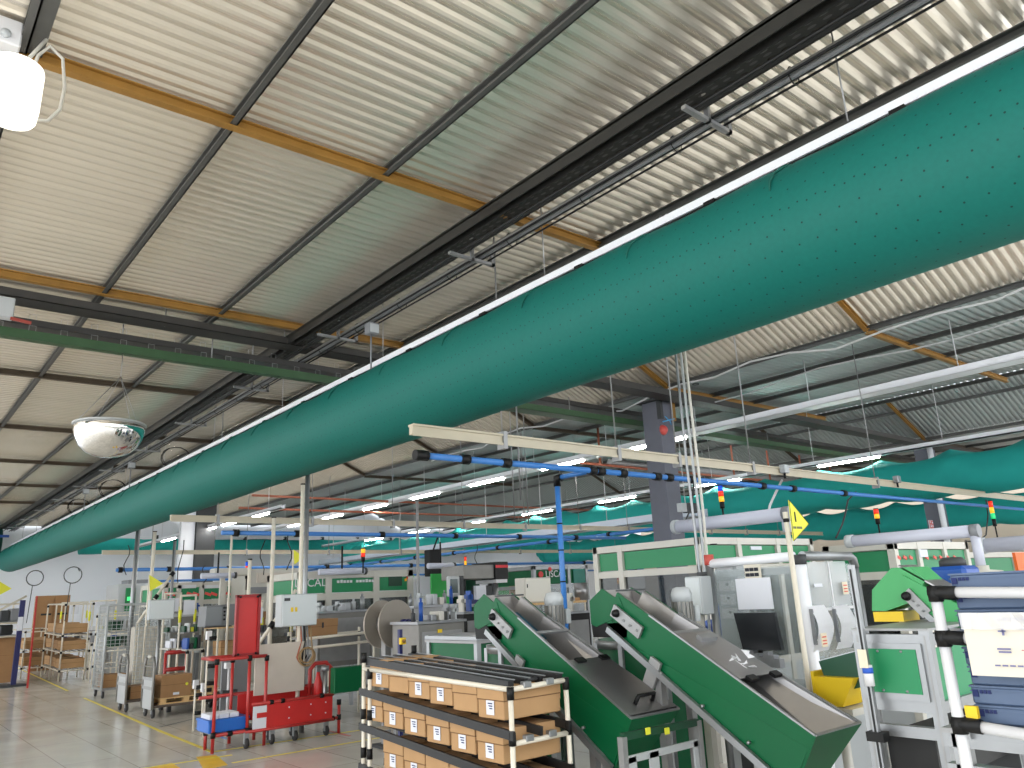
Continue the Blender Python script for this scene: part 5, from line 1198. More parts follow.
for x in (x0-.27, xr): 
    for y in (9.93, 10.57): obj('leg', B().tube([(x, y, 0), (x, y, z0-.035)], .018, 8), TUBEW, tb)
q = PY(567, 601, 9.95); solo('cardboard_box', B().bb(q.x, q.x+.32, 9.95, 10.25, z0+.0, z0+.05, bev=.004), CARD, 'flat open cardboard tray on the table right of the blue drop pipe', 'box')
q = PY(592, 580, 10.3); solo('paper_roll', B().lathe((q.x-.2, 10.4, z0+.0), [(.13, 0), (.13, .3), (.06, .3), (.06, .28)], 'Z', 20), STEEL, 'upright steel canister on the wooden table right of the blue drop pipe', 'canister')
# dark machinery block beneath (grey bodies)
def grey_machine(label, pl, pt, pr, pb, y, d=.8, m=STEELD, name='machine_unit', seed=1, top=None, detail=6):
    x0, x1, z0, z1 = rect(pl, pt, pr, pb, y)
    t = thing(name, label, 'machine', ((x0+x1)/2, y+d/2, 0)); rr = random.Random(seed)
    zb = max(.25, z1-.55*(z1-.0))
    obj('body', B().bb(x0, x1, y, y+d, zb, z1-.03, bev=.01), m, t)
    obj('top_plate', B().bb(x0-.02, x1+.02, y-.02, y+d+.02, z1-.03, z1), top or ALU, t)
    for x in (x0+.04, x1-.04):
        for yy in (y+.04, y+d-.04): obj('leg', B().bb(x-.03, x+.03, yy-.03, yy+.03, 0, zb), ALU, t)
    for k in range(detail):
        xx = x0+(x1-x0)*(k+.5)/detail; h = rr.uniform(.06, .24); w_ = (x1-x0)/detail*.33
        b = B(); c_ = rr.random()
        if c_ < .4: b.bb(xx-w_, xx+w_, y+.08, y+.3, z1, z1+h, bev=.006)
        elif c_ < .7: b.tube([(xx, y+.2, z1), (xx, y+.2, z1+h)], w_*.7, 10); b.tube([(xx, y+.2, z1+h), (xx, y+.2, z1+h+.05)], w_*.35, 8)
        else: b.bb(xx-w_*.3, xx+w_*.3, y+.1, y+.2, z1, z1+h+.05); b.bb(xx-w_, xx+w_, y+.1, y+.2, z1+h*.7, z1+h)
        obj('fixture', b, rr.choice([STEELD, GREYB, CHAR, ALU, BLUED, CREAM]), t)
    obj('front_plate', B().bb(x0+.05, x1-.05, y-.012, y, zb+.08, z1-.12), rr.choice([ALUD, STEELD]), t)
    return t
grey_machine('long stainless conveyor machine with small yellow label behind the green sided table', 418, 622, 465, 640, 8.2, .6, STEELD, seed=3)
q = PY(440, 631, 8.17); solo('yellow_label', B().bb(q.x-.03, q.x+.03, 8.165, 8.175, q.z-.02, q.z+.02), YELLOW, 'small yellow sticker on the front of the long stainless conveyor machine', 'sticker')
grey_machine('dark boxy machine body just left of the left feeder hood', 464, 612, 480, 640, 8.95, .7, DARK, seed=5, detail=2)
grey_machine('low grey bench machine under the green headed line, behind the reel', 318, 612, 372, 640, 12.4, .7, STEELD, seed=8)
grey_machine('grey machine bed filled with fixtures behind the bright green cabinet base', 414, 606, 462, 620, 10.6, .8, ALUD, seed=11, detail=7)
grey_machine('dark machine block below the table right of the blue drop pipe', 566, 612, 592, 640, 8.2, .6, DARK, seed=13, detail=3)
grey_machine('machine base between the two green bowl tubs', 640, 690, 668, 740, 5.0, .4, DARK, seed=25, detail=3)
# cable reel with two discs
q = PY(392, 624, 9.0); t = thing('cable_reel', 'large grey twin disc reel on a stand at centre left', 'reel', (q.x, 9.2, 0)); R0 = .30
dn = Vector((.19, -.98, 0)).normalized(); 
def disc(c, r, th=.012):
    b = B(); c = Vector(c); pr = [(r, -th), (r, th)]
    u = Vector((0, 0, 1)); v = dn.cross(u); A_ = [b.bm.verts.new(c+dn*(-th)+(u*math.cos(2*PI*k/36)+v*math.sin(2*PI*k/36))*r) for k in range(36)]; C_ = [b.bm.verts.new(c+dn*th+(u*math.cos(2*PI*k/36)+v*math.sin(2*PI*k/36))*r) for k in range(36)]
    b.bm.faces.new(A_[::-1]); b.bm.faces.new(C_)
    for k in range(36): b.bm.faces.new((A_[k], A_[(k+1) % 36], C_[(k+1) % 36], C_[k]))
    return b
cR = Vector((q.x+.06, 9.0, q.z)); cL = cR - dn*.28
obj('disc', disc(cR, R0), mat('reel_grey', (150, 142, 132), .4, .3), t); obj('disc', disc(cL, R0), MATS['reel_grey'], t); obj('hub', B().tube([cL, cR], .11, 20), ALU, t); obj('axle', B().tube([cL-dn*.05, cR+dn*.28], .025, 10), ALU, t)
for s_ in (.12, .2, .27): obj('motor_segment', B().tube([cR+dn*s_, cR+dn*(s_+.06)], .055, 12), NAVY, t)
obj('stand', B().bb(q.x-.1, q.x-.02, 9.0, 9.1, .0, q.z-.1), ALUD, t); obj('stand_foot', B().bb(q.x-.2, q.x+.1, 8.9, 9.2, 0, .03), CHAR, t)
# emergency stop on grey post
q = PY(401, 641, 7.6); t = thing('emergency_stop_box', 'yellow emergency stop box on a dark post behind the foreground rack', 'switch', (q.x, 7.6, 0)); obj('post', B().bb(q.x-.02, q.x+.02, 7.6, 7.64, 0, q.z+.12), NAVY, t); obj('box', B().bb(q.x-.03, q.x+.035, 7.55, 7.6, q.z-.035, q.z+.035, bev=.005), YELLOW, t); obj('button', B().lathe((q.x, 7.55, q.z), [(.018, 0), (.02, -.02), (.001, -.025)], 'Y', 12), ORANGE, t)
# overhead pipe bits: pale tubes on top of line
for pl, pr, py, y, lab in [(319, 364, 572, 14.3, 'pale tube lamp lying over the green headed line, centre left'), (428, 453, 566, 14.0, 'pale tube lamp above the bright green cabinet'), (201, 234, 576, 17.5, 'pale tube lamp in front of the dark far column')]:
    a = PY(pl, py, y); c = PY(pr, py, y); t = thing('tube_lamp', lab, 'lamp', ((a.x+c.x)/2, y, a.z)); obj('tube', B().tube([(a.x, y, a.z), (c.x, y, a.z)], .06, 10), mat('lavender_grey_tube', (196, 198, 212)), t); obj('end_cap', B().tube([(c.x, y, a.z), (c.x+.05, y, a.z)], .07, 10), CHAR, t); obj('stem', B().tube([((a.x+c.x)/2, y, a.z), ((a.x+c.x)/2, y, a.z+.5)], .02, 6), BLACK, t)
# poles standing on the shop floor
for pxa, pya, pyb, y, r, m_, lab in [(308, 468, 640, 11.0, .035, ALU, 'tall grey aluminium pole carrying the grey control box'), (303, 485, 560, 10.8, .03, TUBEW, 'cream pole just left of the tall aluminium pole'), (274, 518, 600, 13.0, .035, TUBEW, 'tall cream pole above the red framed board'), (139, 521, 606, 20.5, .055, ALU, 'tall grey pole above the wire roll cage'), (155, 532, 590, 20, .042, TUBEW, 'cream pole right of the tall grey pole over the cage'), (175, 541, 600, 19.5, .036, ALU, 'slim grey pole with a clamp, right of the cage poles'), (232, 532, 590, 16, .025, TUBEW, 'slim cream pole left of the red board'), (250, 560, 600, 12.5, .03, TUBEW, 'short cream pole directly behind the red board'), (417, 500, 590, 13.0, .03, ALUD, 'grey pole rising right of the green headed line')]:
    a = PY(pxa, pya, y); t = thing('service_pole', lab, 'pole', (a.x, y, 0)); obj('shaft', B().tube([(a.x, y, 0), (a.x, y, a.z)], r, 10), m_, t); obj('cap', B().tube([(a.x, y, a.z), (a.x, y, a.z+.02)], r*1.2, 10), BLACK, t)
# grey control box on pole with hoses
x0, x1, z0, z1 = rect(277, 595, 310, 625, 10.9)
t = thing('control_box', 'large grey electrical control box with yellow labels on the aluminium pole', 'box', ((x0+x1)/2, 10.85, z0)); xd = PY(282, 600, 10.7).x
obj('body', B().bb(x0-.02, x1, 10.68, 10.9, z0, z1, bev=.01), GREYB, t); obj('door', B().bb(xd, x1-.01, 10.665, 10.68, z0+.01, z1-.01, bev=.004), mat('pale_grey_door', (206, 212, 214), .4), t)
for dx in (.12, .18): obj('label', B().bb(xd+dx, xd+dx+.035, 10.66, 10.666, (z0+z1)/2-.02, (z0+z1)/2+.04), YELLOW, t)
obj('switch', B().bb(xd+.02, xd+.1, 10.65, 10.666, z1-.09, z1-.05), CHAR, t)
for k in range(4):
    xx = x1-.2+.05*k; obj('hose', B().tube([(xx, 10.78, z0), (xx+.01, 10.76, z0-.2), (xx-.06+.03*k, 10.74, z0-.42), (xx-.02, 10.76, z0-.5), (xx+.06, 10.78, z0-.4)], .012, 6), [COPPER, BLACK, GREYM, mat('tan_hose', (160, 130, 90))][k], t)
b = B(); b.tor((x1-.12, 10.72, z0-.42), .12, .014, 'Y', n=20); b.tor((x1-.13, 10.70, z0-.4), .10, .012, 'Y', n=20); obj('hose_coil', b, MATS['tan_hose'], t)
# pennant flags
for px, py, y, lab in [(156, 583, 15, 'small yellow pennant on a leaning pole over the wire cage'), (299, 557, 11.5, 'small yellow pennant left of the tall aluminium pole'), (3, 588, 30, 'small yellow pennant at the far left edge')]:
    q = PY(px, py, y); s_ = y*.008; t = thing('pennant', lab, 'flag', (q.x, y, q.z)); obj('flag', B().sheet([(q.x-s_, y, q.z+s_*1.2), (q.x-s_*.8, y, q.z-s_*1.2), (q.x+s_, y, q.z-s_*.1)], .005), LEMON, t); obj('stick', B().tube([(q.x-s_, y+.01, q.z+s_*1.2), (q.x-s_, y+.01, .9)], .012, 6), TUBEW, t)
# ================================================================ RED TROLLEY STATION
YR = 10.5
def rp(px, py, y=YR): return PY(px, py, y)
t = thing('trolley_station', 'red pipe docking frame with black joints, standing left of the grey control box', 'frame', (rp(260, 700).x, YR+.3, 0)); RS = t
r_ = .022
zl = rp(220, 735).z; ztp = rp(217, 660).z
posts = [(217, 660, 0), (250, 656, 0), (267, 656, 0), (339, 700, 0), (206, 728, .35), (233, 658, .55), (257, 655, .55)]
for px, py, dy in posts:
    a = PY(px, py, YR+dy); obj('post', B().tube([(a.x, YR+dy, 0), (a.x, YR+dy, a.z)], r_, 8), REDD, t); obj('joint', B().tube([(a.x, YR+dy, a.z-.06), (a.x, YR+dy, a.z+.01)], r_*1.5, 8), BLACK, t); obj('joint', B().tube([(a.x, YR+dy, zl-.03), (a.x, YR+dy, zl+.04)], r_*1.5, 8), BLACK, t)
xa, xb2 = rp(217, 660).x, rp(267, 656).x
obj('rail', B().tube([(xa, YR, ztp), (xb2, YR, ztp)], r_, 8), REDD, t); obj('rail', B().tube([(xa, YR+.55, ztp), (xb2, YR+.55, ztp)], r_, 8), REDD, t); obj('rail', B().tube([(xa, YR, ztp), (xa, YR+.55, ztp)], r_, 8), REDD, t)
xr_ = rp(339, 700).x
obj('rail', B().tube([(xa, YR, zl), (xr_, YR, zl)], r_, 8), REDD, t); obj('rail', B().tube([(xa, YR+.6, zl+.4), (xr_, YR+.6, zl+.4)], r_, 8), REDD, t)
for px in (230, 250, 275, 297, 318, 332): x = rp(px, 720).x; obj('joint', B().tube([(x-.03, YR, zl), (x+.03, YR, zl)], r_*1.5, 8), BLACK, t)
# framed red board above
x0, x1, z0, z1 = rect(236, 595, 258, 655, YR+.1)
t = thing('red_board', 'tall red framed board standing on top of the red pipe frame', 'board', ((x0+x1)/2, YR+.1, z0)); obj('panel', B().bb(x0+.02, x1-.02, YR+.09, YR+.11, z0+.03, z1-.03), RED, t)
b = B(); b.bb(x0, x0+.035, YR+.06, YR+.12, z0, z1); b.bb(x1-.035, x1, YR+.06, YR+.12, z0, z1); b.bb(x0, x1, YR+.06, YR+.12, z1-.035, z1); b.bb(x0, x1, YR+.06, YR+.12, z0, z0+.035); obj('frame', b, mat('dark_red', (150, 34, 36)), t)
for x in (x0+.05, x1-.05): 
    for z in (z0+.03, z1-.03): obj('bolt', B().tube([(x, YR+.05, z), (x, YR+.07, z)], .015, 8), BLACK, t)
x0, x1, z0, z1 = rect(256, 645, 304, 690, YR+.25)
solo('beige_board', B().bb(x0, x1, YR+.25, YR+.27, z0, z1), BEIGE, 'plain beige board clamped upright in the red trolley', 'board')
# red cart
Yc = YR-.05
x0, x1, z0, z1 = rect(267, 702, 332, 724, Yc)
t = thing('red_cart', 'red panelled cart on black castors parked inside the red pipe frame', 'cart', ((x0+x1)/2, Yc+.3, 0))
zt = rp(267, 703).z; zbm = rp(267, 727).z
obj('side_panel', B().bb(x0, x1, Yc, Yc+.012, zbm, zt), RED, t); obj('rear_panel', B().bb(x0-.2, x1, Yc+.5, Yc+.512, zbm+.05, zt+.1), RED, t)
xw = rp(252, 705).x
wp = obj('end_panel', B().bb(xw, x0, Yc, Yc+.012, zbm, zt-.02), PAPER, t); obj('red_stripe', B().bb(xw+.05, x0, Yc-.005, Yc, zbm+.13, zbm+.19), RED, wp)
obj('top_rail', B().tube([(xw-.02, Yc, zt+.01), (x1+.02, Yc, zt+.01)], .02, 8), REDD, t); obj('bottom_rail', B().tube([(xw-.1, Yc, zbm-.02), (x1+.02, Yc, zbm-.02)], .02, 8), REDD, t)
for px in (270, 281, 320): x = rp(px, 700).x; obj('joint', B().tube([(x-.025, Yc, zt+.01), (x+.025, Yc, zt+.01)], .03, 8), BLACK, t)
obj('deck', B().bb(xw, x1, Yc, Yc+.5, zbm-.03, zbm-.01), STEELD, t)
for x in (x0+.33*(x1-x0), x0+.66*(x1-x0), x1-.1): 
    for z in (zbm+.08, zt-.08): obj('rivet', B().tube([(x, Yc-.004, z), (x, Yc, z)], .01, 8), PAPER, t)
b = B(); xh = rp(310, 670, Yc+.45).x; xh2 = rp(331, 670, Yc+.45).x; zh = rp(320, 663, Yc+.45).z
b.tube([(xh, Yc+.45, zbm), (xh, Yc+.45, zh-.08), (xh+.08, Yc+.45, zh), (xh2-.08, Yc+.45, zh), (xh2, Yc+.45, zh-.08), (xh2, Yc+.45, zbm)], .03, 8); obj('push_handle', b, REDD, t)
def castor(parent, x, y, r=.06, top=None):
    o = obj('castor', B().lathe((x-.018, y, r), [(r*.55, 0), (r*.95, 0), (r, .008), (r, .028), (r*.95, .036), (r*.55, .036)], 'X', 18), RUBBER, parent)
    obj('fork', B().bb(x-.03, x+.03, y-.015, y+.025, r*.9, top or r*2+.03), ALU, o)
    return o
for px, dy in ((245, .0), (271, .02), (294, .02), (325, .02), (280, .42), (304, .44)):
    x = rp(px, 735).x; castor(t, x, Yc+dy, .065, zbm-.02)
t = thing('steel_cylinder', 'upright steel cylinder standing inside the push handle of the red cart', 'cylinder', (rp(324, 680).x, YR+.2, zbm-.01)); x = rp(325, 680, YR+.2).x; obj('body', B().tube([(x, YR+.2, zbm-.01), (x, YR+.2, zh-.1)], .035, 12), STEEL, t); obj('cap', B().tube([(x, YR+.2, zh-.1), (x, YR+.2, zh-.03)], .055, 12), ALU, t)
x = rp(318, 690, YR+.25).x; solo('red_bottle', B().lathe((x, YR+.25, zbm-.01), [(.06, 0), (.06, .45), (.03, .55), (.02, .6)], 'Z', 14), RED, 'red fire extinguisher body standing in the red cart beside the steel cylinder', 'extinguisher')
# blue crate with white lids on left shelf
x0, x1, z0, z1 = rect(208, 713, 247, 729, YR+.1)
t = thing('blue_bin', 'bright blue bin on the low left shelf of the red frame', 'bin', ((x0+x1)/2, YR+.25, zl+.02)); b = B(); b.bb(x0, x1, YR+.05, YR+.5, zl+.02, zl+.17, bev=.012); obj('bin', b, mat('bright_blue', (32, 104, 196), .4), t); obj('rim', B().bb(x0-.008, x1+.008, YR+.04, YR+.51, zl+.15, zl+.175), MATS['bright_blue'], t)
for k in range(3): solo('white_carton', B().bb(x0+.02+.13*k, x0+.14+.13*k, YR+.1, YR+.42, zl+.178, zl+.235, bev=.005), PAPER, ['white carton lying on the blue bin, left one', 'white carton lying on the blue bin, middle one', 'white carton lying on the blue bin, right one'][k], 'carton')
obj('shelf', B().bb(xa, xb2, YR, YR+.55, zl-.0, zl+.018), GREYM, RS)
# ================================================================ TROLLEYS, PALLETS, ROLL CAGE
def flat_trolley():
    t = thing('platform_trolley', 'grey platform trolley with tall steel hoop handle, nearer one with wooden pallet and box', 'trolley', (0, 0, 0))
    h = .98; w = .62
    obj('platform', B().bb(.02, 1.25, -.27, .27, .16, .2, bev=.006), mat('worn_platform', (96, 84, 76), .7), t)
    b = B(); b.tube([(0, -w/2, .14), (-.01, -w/2-.0, .5), (0, -w/2+.03, h-.12), (.0, -w/2+.09, h)], .022, 8); b.tube([(0, w/2, .14), (-.01, w/2, .5), (0, w/2-.03, h-.12), (0, w/2-.09, h)], .022, 8); b.tube([(0, -w/2+.09, h), (0, w/2-.09, h)], .022, 8); b.tube([(0, -w/2, h-.16), (0, w/2, h-.16)], .014, 6)
    obj('handle', b, STEELD, t)
    obj('end_plate', B().bb(-.012, .012, -w/2+.05, w/2-.05, .14, h-.38), mat('zinc_plate', (170, 172, 172), .4, .3), t)
    for z in (.45, .6): obj('cross_strap', B().bb(-.02, -.012, -w/2, w/2, z, z+.05), ALUD, t)
    obj('hand_grip', B().tube([(0, -.09, h), (0, .09, h)], .028, 8), CREAM, t)
    for x in (.04, 1.15):
        for y in (-.22, .22): castor(t, x, y, .075, .16)
    return t
def pallet(label, loc):
    t = thing('wooden_pallet', label, 'pallet', (0, 0, 0))
    for k in range(5): obj('top_board', B().bb(.0, .9, -.26+.11*k, -.17+.11*k, .085, .105), WOOD, t)
    for x in (.02, .4, .78): 
        for y in (-.25, .17): obj('block', B().bb(x, x+.1, y, y+.1, .02, .085), WOOD, t)
    for y in (-.25, .17): obj('bottom_board', B().bb(0, .9, y, y+.1, .0, .02), WOOD, t)
    t.location = loc; return t
tr0 = flat_trolley(); base2 = PZ(150, 718, .0); tr0.location = (base2.x-.03, base2.y+.12, 0)
L2 = Vector(tr0.location)
tr1 = dup(tr0, (PZ(122, 712, 0).x, PZ(122, 712, 0).y+.12, 0), 0, 'grey platform trolley with tall hoop handle, the farther one left of its twin')
L1 = Vector(tr1.location)
p0_ = pallet('pale wooden pallet on the nearer platform trolley, right of the tall handles', (L2.x+.12, L2.y-.0, .2))
x0 = L2.x+.14; cb = cbox(x0, x0+.50, L2.y-.25, L2.y+.2, .305, .66, 'brown lidded cardboard box with yellow dot sticker on the wooden pallet', m=CARDD)
solo('yellow_sticker', B().lathe((x0+.42, L2.y-.2555, .5), [(.025, 0), (.025, -.004)], 'Y', 14), LEMON, 'round yellow sticker on the front of the lidded cardboard box', 'sticker'); solo('white_sticker', B().bb(x0+.2, x0+.3, L2.y-.262, L2.y-.2545, .34, .38), PAPER, 'white address sticker low on the front of the lidded cardboard box', 'sticker')
cbox(L1.x+.1, L1.x+.55, L1.y-.2, L1.y+.2, .205, .42, 'open cardboard box on the farther platform trolley', m=CARDD)
# right pallet on low dolly
q = PZ(208, 705, 0)
pallet('pale wooden pallet lying on the low dolly left of the red frame', (q.x-.85, q.y-.1, .25))
t = thing('low_dolly', 'low dark dolly carrying a pallet, left of the red frame', 'dolly', (q.x-.4, q.y, 0)); obj('deck', B().bb(q.x-.9, q.x+.1, q.y-.38, q.y+.22, .2, .245), mat('worn_platform', (96, 84, 76)), t)
for x in (q.x-.8, q.x): 
    for y in (q.y-.32, q.y+.15): obj('leg', B().bb(x-.03, x+.03, y-.03, y+.03, .0, .2), CHAR, t)
# box trolley further back with two stacked cartons
q = PZ(200, 675, 0); x0, x1, z0, z1 = rect(189, 632, 214, 665, q.y)
t = thing('platform_trolley', 'low wheeled wooden trolley under two stacked cartons left of the red board', 'trolley', ((x0+x1)/2, q.y+.3, 0)); zc = rect(189, 662, 214, 665, q.y)[2]
obj('deck', B().bb(x0-.02, x1+.1, q.y, q.y+.6, .27, .34), WOOD, t)
for x in (x0+.08, x1): 
    for y in (q.y+.08, q.y+.5): castor(t, x, y, .09, .27)
zz = .345; hh = (z1-zz)/2
cbox(x0, x1, q.y+.02, q.y+.55, zz, zz+hh, 'large brown carton, lower of two on the wheeled wooden trolley', m=CARDD); cbox(x0, x1, q.y+.02, q.y+.55, zz+hh+.006, z1, 'large brown carton, upper of two on the wheeled wooden trolley', m=CARDD)
cbox(x1+.12, x1+.8, q.y+.1, q.y+.6, 1.05, 1.3, 'open brown carton right of the two stacked cartons, on a workbench', m=CARD)
# roll cage
YC = 17.0
x0, x1, z0, z1 = rect(98, 606, 166, 700, YC); q = PZ(100, 700, 0)
YC = PZ(100, 699, .0).y; x0 = PY(101, 690, YC).x; x1 = PY(163, 690, YC).x+.05; z1 = PY(110, 606, YC).z
t = thing('roll_cage', 'tall galvanised wire mesh roll cage on castors in the left background', 'roll cage', ((x0+x1)/2, YC+.4, 0)); D_ = .75
for x in (x0, x1):
    for y in (YC, YC+D_): obj('post', B().tube([(x, y, .16), (x, y, z1)], .026, 8), GREYB, t)
for y in (YC, YC+D_): obj('hoop', B().tube([(x0, y, z1), (x0+.04, y, z1+.02), (x1-.04, y, z1+.02), (x1, y, z1)], .024, 8), GREYB, t)
def mesh_panel(p, du, dv, nu, nv, label=None):
    b = B(); p = Vector(p)
    for i in range(nu+1): b.tube([p+du*i/nu, p+du*i/nu+dv], .006, 4)
    for j in range(nv+1): b.tube([p+dv*j/nv, p+dv*j/nv+du], .006, 4)
    return obj('mesh_panel', b, GREYB, t)
hm = z1-.45
mesh_panel((x0, YC+D_, .25), Vector((x1-x0, 0, 0)), Vector((0, 0, z1-.25)), 14, 20); mesh_panel((x0, YC, .25), Vector((0, D_, 0)), Vector((0, 0, z1-.25)), 9, 20); mesh_panel((x1, YC, .25), Vector((0, D_, 0)), Vector((0, 0, z1-.25)), 9, 20)
mesh_panel((x0+.45*(x1-x0), YC, .25), Vector((.55*(x1-x0), 0, 0)), Vector((0, 0, 1.25)), 9, 16)
obj('base_frame', B().bb(x0, x1, YC, YC+D_, .16, .2), ALUD, t)
for x in (x0+.05, x1-.05):
    for y in (YC+.05, YC+D_-.05): castor(t, x, y, .07, .16)
cbox(x0+.05, x0+.5, YC+.05, YC+.55, .205, .46, 'low brown carton on the floor of the wire roll cage', m=CARDD); 
solo('wrapped_stack', B().bb(x0+.5*(x1-x0), x1-.05, YC+.08, YC+.65, .205, 1.42, bev=.03), mat('cream_wrap', (206, 200, 188), .5, noise=.12, nscale=14), 'pale film wrapped stack inside the right half of the wire roll cage', 'stack')
# ================================================================ LEFT WHITE FLOW RACKS WITH BOXES
def rack(x0, x1, y0, y1, zt, lv, label, group=None, boxes=None, bl='', m=TUBEW, r=.02):
    t = thing('flow_rack', label, 'rack', ((x0+x1)/2, (y0+y1)/2, 0), group)
    for x in (x0, x1):
        for y in (y0, (y0+y1)/2, y1):
            obj('post', B().tube([(x, y, 0), (x, y, zt)], r, 7), m, t)
    for z in list(lv)+[zt-.02]:
        for x in (x0, x1): obj('rail', B().tube([(x, y0, z-.03), (x, y1, z+.03)], r*.9, 7), m, t)
        for y in (y0, y1): obj('rail', B().tube([(x0, y, z-.03 if y == y0 else z+.03), (x1, y, z-.03 if y == y0 else z+.03)], r*.9, 7), m, t)
        for x in (x0, x1):
            for y in (y0, y1): obj('joint', B().tube([(x, y, z-.06), (x, y, z+.0)], r*1.6, 7), BLACK, t)
    for li, z in enumerate(lv):
        b = B()
        for k in range(5): xx = x0+(x1-x0)*(k+.5)/5; b.beam((xx, y0, z-.01), (xx, y1, z+.05), .03, .02)
        obj('roller_bed', b, ALUD, t)
        if boxes and li < len(boxes):
            n = boxes[li]; L = (y1-y0-.06)/max(n, 1)
            for k in range(n):
                ya = y0+.04+L*k; zb = z+.015+.06*(ya+L*.5-y0)/(y1-y0)+.006
                cbox(x0+.04, x1-.06, ya, ya+L-.05, zb, zb+.24, '%s carton from the near end, %s shelf, %s' % (ORD[k], ['bottom', 'second', 'third', 'fourth'][li], bl), 'cartons on the left background racks', m=CARD)
    return t
a = PZ(58, 682, 0); 
rack(a.x, a.x+.7, a.y, a.y+2.6, PY(67, 603, a.y).z, [.3, .78, 1.22], 'white pipe flow rack loaded with cartons beside the aisle, far left', boxes=[3, 3, 2], bl='tall white rack beside the aisle')
rack(4.1, 4.95, a.y+2.9, a.y+5.6, 1.35, [.3, .78], 'low white pipe flow rack with cartons beyond the tall aisle rack', boxes=[3, 3], bl='low white rack beyond the tall one')
a = PZ(83, 689, 0)
rack(a.x+.45, a.x+2.7, a.y+.3, a.y+1.3, 1.72, [.45, .85, 1.25], 'wide white pipe flow rack behind the roll cage', boxes=[], bl='rack')
# green and grey bins on it
for i, (dx, z, w_, m_, lab) in enumerate([(.6, .88, .32, GREEND, 'dark green bin on the wide white rack, left end'), (1.0, .88, .34, GREEND, 'dark green bin on the wide white rack, second from left'), (1.45, .88, .4, GREEND, 'dark green slatted bin on the wide white rack behind the cage'), (.62, 1.28, .3, GREEND, 'dark green bin on the upper shelf of the wide white rack'), (1.1, 1.28, .4, GREYB, 'light grey bin on the upper shelf of the wide white rack')]):
    t = thing('plastic_bin', lab, 'bin', (a.x+dx, a.y+.6, z+.02)); b = B(); xx = a.x+dx; b.hexa([(xx+.02, a.y+.58, z+.03), (xx+w_-.02, a.y+.58, z+.03), (xx+w_-.02, a.y+1.1, z+.06), (xx+.02, a.y+1.1, z+.06), (xx, a.y+.56, z+.26), (xx+w_, a.y+.56, z+.26), (xx+w_, a.y+1.12, z+.26), (xx, a.y+1.12, z+.26)]); obj('body', b, m_, t); obj('rim', B().bb(xx-.01, xx+w_+.01, a.y+.55, a.y+1.13, z+.25, z+.275), m_, t)
# far-left wooden pallets/crates stack upright by red post
q = PZ(32, 664, 0)
t = thing('board_cabinet', 'dark brown twin door board cabinet behind the left racks', 'cabinet', (PY(50, 620, 31).x, 31.2, 0)); x0, x1, z0, z1 = rect(38, 596, 66, 640, 31); obj('body', B().bb(x0, x1, 31, 31.5, 0, z1), CARDD, t)
for k in range(2): xa_ = x0+.04+k*(x1-x0)/2; d__ = obj('door', B().bb(xa_, xa_+(x1-x0)/2-.06, 30.97, 31.0, .1, z1-.05), CARDD, t); obj('grip', B().bb(xa_+.1, xa_+.4, 30.95, 30.97, (z0+z1)/2+.1, (z0+z1)/2+.16), DARK, d__)
a_ = PY(37, 596, 24); b_ = PZ(30, 662, 0); t = thing('red_post', 'leaning red steel post left of the white aisle rack', 'post', (a_.x, 24, 0)); obj('shaft', B().beam((PY(31, 655, 24).x, 24, 0), (a_.x, 24, a_.z), .04, .04), REDD, t)
x0, x1, z0, z1 = rect(0, 636, 16, 665, 26); x0 -= .6
cbox(x0, x1, 26, 26.8, .05, z1-.0, 'big brown carton under the shelf at the extreme left edge', m=CARDD)
t = thing('shelf_unit', 'white pipe shelf unit with cartons and grey bins at the extreme left edge', 'shelf', (x0+.6, 26.4, 0)); xe = PY(22, 600, 25.6).x
for x in (x0-.2, xe): 
    for y in (25.7, 27): obj('post', B().tube([(x, y, 0), (x, y, 2.15)], .025, 7), TUBEW, t)
for z in (1.25, 1.6, 2.1): 
    obj('rail', B().tube([(x0-.2, 25.7, z), (xe, 25.7, z)], .025, 7), TUBEW, t)
    if z < 2: obj('shelf', B().bb(x0-.2, xe, 25.7, 27, z+.02, z+.04), GREYM, t)
obj('diagonal_brace', B().tube([(x0-.3, 25.6, 1.5), (xe+.1, 25.6, 2.3)], .03, 7), TUBEW, t)
for k, (px0, px1, z, h, m_, lab) in enumerate([(0, 9, 1.645, .3, CHAR, 'dark bin on the upper shelf at the extreme left edge, left one'), (10, 19, 1.645, .34, GREYM, 'grey bin on the upper shelf at the extreme left edge, right one'), (2, 14, 1.295, .26, DARK, 'dark low bin on the middle shelf at the extreme left edge')]):
    xa_, xb_ = PY(px0, 610, 26).x, PY(px1, 610, 26).x; solo('storage_bin', B().bb(xa_, xb_, 25.8, 26.5, z, z+h, bev=.02), m_, lab, 'bin')
q0 = PY(27, 600, 25); t = thing('blue_stand', 'blue upright parts stand with papers left of the red post', 'stand', (q0.x, 25, 0)); obj('upright', B().bb(q0.x-.16, q0.x-.04, 24.9, 25.0, 0, q0.z), NAVY, t); obj('paper', B().bb(q0.x-.17, q0.x-.05, 24.88, 24.9, 1.4, 1.75), PAPER, t); obj('base', B().bb(q0.x-.4, q0.x+.2, 24.8, 25.3, 0, .05), CHAR, t)
